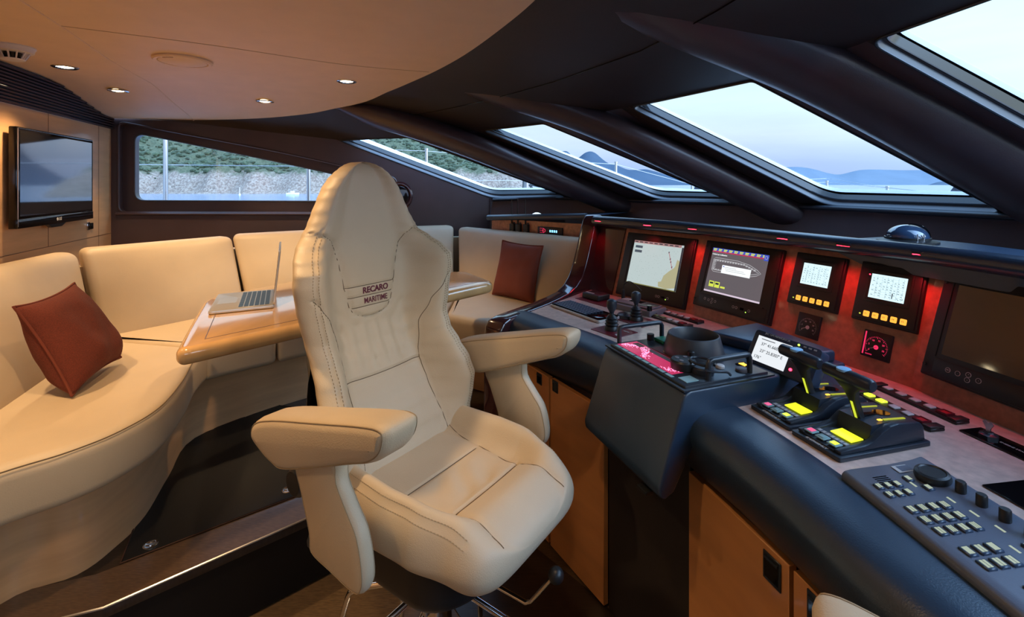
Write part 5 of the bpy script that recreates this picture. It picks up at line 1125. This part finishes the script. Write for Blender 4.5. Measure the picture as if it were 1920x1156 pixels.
def rockmat():
    m = bpy.data.materials.new('pale_cliff'); m.use_nodes = True; t = m.node_tree; b = t.nodes['Principled BSDF']; b.inputs['Roughness'].default_value = .95
    c = t.nodes.new('ShaderNodeTexCoord'); s = t.nodes.new('ShaderNodeSeparateXYZ'); t.links.new(c.outputs['Object'], s.inputs[0])
    n = t.nodes.new('ShaderNodeTexNoise'); n.inputs['Scale'].default_value = .16; n.inputs['Detail'].default_value = 9; n.inputs['Roughness'].default_value = .7; t.links.new(c.outputs['Object'], n.inputs['Vector'])
    n2 = t.nodes.new('ShaderNodeTexNoise'); n2.inputs['Scale'].default_value = .9; n2.inputs['Detail'].default_value = 8; n2.inputs['Roughness'].default_value = .75; t.links.new(c.outputs['Object'], n2.inputs['Vector'])
    r = t.nodes.new('ShaderNodeValToRGB'); e = r.color_ramp.elements; e[0].position = .36; e[0].color = (.20, .16, .14, 1); e[1].position = .56; e[1].color = (.50, .41, .34, 1); q = e.new(.46); q.color = (.30, .22, .175, 1); t.links.new(n2.outputs[0], r.inputs[0])
    g_ = t.nodes.new('ShaderNodeValToRGB'); e = g_.color_ramp.elements; e[0].position = .35; e[0].color = (.06, .085, .045, 1); e[1].position = .7; e[1].color = (.20, .22, .13, 1); t.links.new(n2.outputs[0], g_.inputs[0])
    ma = t.nodes.new('ShaderNodeMath'); ma.operation = 'MULTIPLY_ADD'; ma.inputs[1].default_value = 14; t.links.new(n.outputs[0], ma.inputs[0]); t.links.new(s.outputs['Z'], ma.inputs[2])
    mr = t.nodes.new('ShaderNodeMapRange'); mr.inputs[1].default_value = 17.5; mr.inputs[2].default_value = 20.5; t.links.new(ma.outputs[0], mr.inputs[0])
    mx = t.nodes.new('ShaderNodeMix'); mx.data_type = 'RGBA'; t.links.new(mr.outputs[0], mx.inputs[0]); t.links.new(r.outputs[0], mx.inputs[6]); t.links.new(g_.outputs[0], mx.inputs[7]); t.links.new(mx.outputs[2], b.inputs['Base Color'])
    bp = t.nodes.new('ShaderNodeBump'); bp.inputs['Distance'].default_value = 1.6; t.links.new(n2.outputs[0], bp.inputs['Height']); t.links.new(bp.outputs[0], b.inputs['Normal']); return m
def hill(x):    # ridge height along the coast
    return lerp_keys([(-420, 70), (-260, 62), (-170, 50), (-120, 44), (-84, 46), (-60, 40), (-43, 34), (-24, 26), (-4, 15), (8, 5), (17, -3.5), (40, -6)], x)
NX_, NY_ = 300, 70; rows = []
for i in range(NX_+1):
    x = -420+460*i/NX_; r = []
    H = hill(x)
    for j in range(NY_+1):
        q = j/NY_; y = 232+130*q+10*noise.noise(V((x*.02, 3, 1)))+6*noise.noise(V((x*.09, 1, 5)))*(1-q)
        cl_ = min(H*.9, 13+3*noise.noise(V((x*.03, 7, 2)))) if H > 0 else H
        z = cl_*sstep(.0, .14, q)+(H-cl_)*sstep(.10, .95, q) if H > 0 else H
        rg = noise.fractal(V((x*.07, y*.05, z*.07)), 1.0, 2.1, 6)*3.2*sstep(0, .05, q)*min(1, max(0, H/10+.2)); rg2 = noise.noise(V((x*.35, y*.3, 4)))*1.2*sstep(0, .06, q)
        r.append((x+noise.noise(V((x*.15, z*.2, 9)))*2, y, -3.3+max(0, z)+rg+rg2 if H > 0 else -3.3+H*.2))
    rows.append(r)
mb = MB(); mb.grid(rows); obj('rocky_coast', mb, rockmat(), None, 'pale rocky cliff coast with green slope seen through the port windows', 'coast', ang=180)
# shrubs
random.seed(11); mb = MB(); bm0 = bmesh.new(); bmesh.ops.create_icosphere(bm0, subdivisions=1, radius=1); bv = [v.co.copy() for v in bm0.verts]; bf = [[v.index for v in f.verts] for f in bm0.faces]; bm0.free()
for k in range(3600):
    i = random.randrange(5, int(NX_*.9)); j = random.choice([random.randrange(9, 60), random.randrange(4, 40), random.randrange(9, 60)])
    p = V(rows[i][j])
    if p.z < 7+5*noise.noise(V((p.x*.05, 1, 1))) and random.random() < .9: continue
    if p.z < 0: continue
    s_ = random.uniform(.45, 1.7); mb.add([tuple(p+V((v.x*s_*1.2, v.y*s_, v.z*s_*.8+.3))*(1+.35*noise.noise(v*2+p))) for v in bv] if False else [(p.x+v.x*s_*1.2*(1+.4*noise.noise(v*2+p)), p.y+v.y*s_, p.z+.3+v.z*s_*.85*(1+.4*noise.noise(v*2.3+p))) for v in bv], bf)
obj('coastal_shrubs', mb, P('shrub_green', (.045, .065, .035), .95, var=.5, vscale=.3), None, 'dark green shrubs scattered over the slope above the cliff', 'shrubs', kind='stuff')
def ridge(name, pts, D, depth, col, lab):
    rows = []; hz = 346
    prof = cat_rom([(u, v, 0) for u, v in pts], 8)
    for p in prof:
        X = (p.x-960)/900*D; Hh = 1.5+(346-p.y)/900*D; k = noise.noise(V((p.x*.06, D, 1)))*Hh*.02
        rows.append([(X*(1-.10), D*.90, -3.2), (X*.95, D*.95, Hh*.45+noise.noise(V((p.x*.05, 2, 3)))*Hh*.08), (X, D, Hh+k), (X*1.06, D*1.06, Hh*.4), (X*1.1, D*1.1, -3.2)])
    mb = MB(); mb.grid(rows); return obj(name, mb, P('hazy_'+name, col, 1.0, spec=0, var=.05, vscale=.002), None, lab, 'mountain', ang=180)  # distance haze is painted as a bluish tone in the ridge colour
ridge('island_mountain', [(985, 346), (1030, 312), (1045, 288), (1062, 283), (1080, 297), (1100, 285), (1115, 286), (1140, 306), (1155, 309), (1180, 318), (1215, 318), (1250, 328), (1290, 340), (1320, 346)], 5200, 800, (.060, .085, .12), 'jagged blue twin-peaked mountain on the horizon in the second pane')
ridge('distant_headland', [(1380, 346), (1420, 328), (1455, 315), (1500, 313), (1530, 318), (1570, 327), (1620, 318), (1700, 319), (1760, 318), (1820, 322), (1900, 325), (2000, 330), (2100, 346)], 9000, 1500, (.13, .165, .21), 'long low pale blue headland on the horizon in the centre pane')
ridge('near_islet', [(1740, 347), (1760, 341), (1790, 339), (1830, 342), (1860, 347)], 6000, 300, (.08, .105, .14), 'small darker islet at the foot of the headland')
# moored motorboat and marker pole
F = Fr((-97, 212, -3), (1, 0, 0), (0, 1, 0)); t = thing('motor_boat', 'tiny white motorboat moored below the cliff', 'boat', F.o)
mb = MB(F); mb.prism([(-2.6, -.8), (1.4, -.8), (3.0, 0), (1.4, .8), (-2.6, .8)], 0, .9, bev=.15, dx=(.1, 0)); obj('hull', mb, M['gelcoat'], t)
mb = MB(F); mb.box(-.8, .8, -.6, .6, .9, 1.7, bev=.15); mb.tube([(-1.5, 0, .9), (-1.5, 0, 2.8)], .05, 6); obj('cabin', mb, M['gelcoat'], t)
F = Fr((-118, 208, -3)); mb = MB(F); mb.tube([(0, 0, 0), (0, 0, 3.4)], .12, 8); mb.lathe([(.4, 0), (.35, .5), (0, .7)], 12); obj('marker_buoy', mb, M['gelcoat'], None, 'thin pale marker buoy on the water below the cliff', 'buoy')
# guard rail stanchions
ST = [((-3.32, 4.6), 2.25, 'steel guard rail post outside the side window, left one'), ((-2.11, 4.98), 1.9, 'steel guard rail post outside the side window, right one'), ((-.98, 5.5), 1.90, 'steel guard rail post outside the foremost port pane'),
      ((.18, 5.95), 1.84, 'steel guard rail post seen at the right end of the foremost port pane'), ((1.38, 6.37), 1.79, 'steel guard rail post in front of the blue mountain'), ((2.55, 6.8), 1.5, 'short steel guard rail post at the right end of the second pane'),
      ((5.1, 7.77), 1.55, 'guard rail post in the centre pane, leftmost of three'), ((5.2, 6.65), 1.465, 'guard rail post in the centre pane, middle of three'), ((5.22, 5.79), 1.40, 'guard rail post in the centre pane, rightmost of three')]
for (x, y), zt, lab in ST:
    mb = MB(); r_ = .020 if y < 5.2 else .017; mb.tube([(x, y, .55), (x, y, zt)], r_, 10); mb.cyl(x, y, .55, .58, .05, 12); mb.cyl(x, y, zt-.005, zt+.015, r_*1.25, 12); obj('guard_rail_post', mb, M['steel'], None, lab, 'post', 'guard rail posts')
mb = MB(); mb.tube([(-5, 4.05, 1.70), (-3.32, 4.6, 1.69), (-2.11, 4.98, 1.69), (-.98, 5.5, 1.70)], .003, 6); mb.tube([(-2.11, 4.98, 1.89), (-.98, 5.5, 1.885), (.18, 5.95, 1.82), (1.38, 6.37, 1.77), (2.55, 6.8, 1.5)], .003, 6)
mb.tube([(-.98, 5.5, 1.55), (.18, 5.95, 1.55), (1.38, 6.37, 1.50), (2.55, 6.8, 1.43), (5.1, 7.77, 1.54), (5.2, 6.65, 1.455), (5.22, 5.79, 1.39), (5.0, 4.6, 1.34)], .003, 6); mb.tube([(2.55, 6.8, 1.49), (5.1, 7.77, 1.60), (5.2, 6.65, 1.46), (5.22, 5.79, 1.395)], .0028, 6)
obj('lifeline_wire', mb, M['steel'], None, 'thin steel lifeline wires strung between the guard rail posts', 'wire')
# foredeck and covered gear
mb = MB(); mb.prism([(-4.5, 3.95), (-2.0, 4.55), (.2, 5.6), (2.7, 6.65), (5.5, 8.2), (7, 6.5), (6.5, 2.5), (5.2, -1), (2.5, -1.5), (2.5, 3.0), (1.3, 4.0), (-.1, 4.45), (-3.0, 3.72)], .45, .55); obj('foredeck', mb, M['gelcoat'], None, 'pale foredeck outside below the windscreen', 'deck')
def bundle(x, y, zt, h_, w_, lab):
    mb = MB(Fr((x, y, 0))); rows = []
    for i in range(15):
        q = i/14; z = .56+(zt-.56)*q; a0 = []
        for k in range(16):
            a = 2*PI*k/16; r_ = w_*(.55+.45*noise.noise(V((k*.9, z*14, x*3))))*(1.0 if z > zt-h_ else .5)*(1-.45*sstep(.93, 1, q)); a0.append((r_*math.cos(a), r_*math.sin(a), z))
        rows.append(a0)
    mb.grid(rows, cu=True); mb.poly(rows[-1]); mb.poly(rows[0]); obj('covered_deck_gear', mb, P('dark_cover', (.02, .028, .045), .7, var=.5, vscale=30), None, lab, 'deck gear', 'dark covered gear on the foredeck')
bundle(5.0, 5.37, 1.50, .26, .10, 'dark covered deck gear in the centre pane, left one of the pair'); bundle(5.05, 5.18, 1.455, .2, .10, 'dark covered deck gear in the centre pane, right one of the pair')
bundle(2.44, 6.3, 1.51, .2, .07, 'dark covered deck gear in the second pane, left one of the pair'); bundle(2.60, 6.35, 1.49, .2, .08, 'dark covered deck gear in the second pane, right one of the pair')
mb = MB(); 
for q in ((.12, 4.75, .10, 4.6, 1.56), (.18, 4.78, .27, 4.62, 1.50), (.28, 4.8, .42, 4.66, 1.46)): mb.tube([(q[2], q[3], 1.30), (q[0], q[1], q[4])], .014, 6)
mb.tube([(.18, 4.78, 1.50), (.42, 4.66, 1.44)], .006, 6); mb.tube([(.27, 4.62, .56), (.27, 4.62, 1.32)], .02, 6)
obj('wiper_arm', mb, M['blackplastic'], None, 'black wiper arms just outside the foremost port pane', 'wiper')
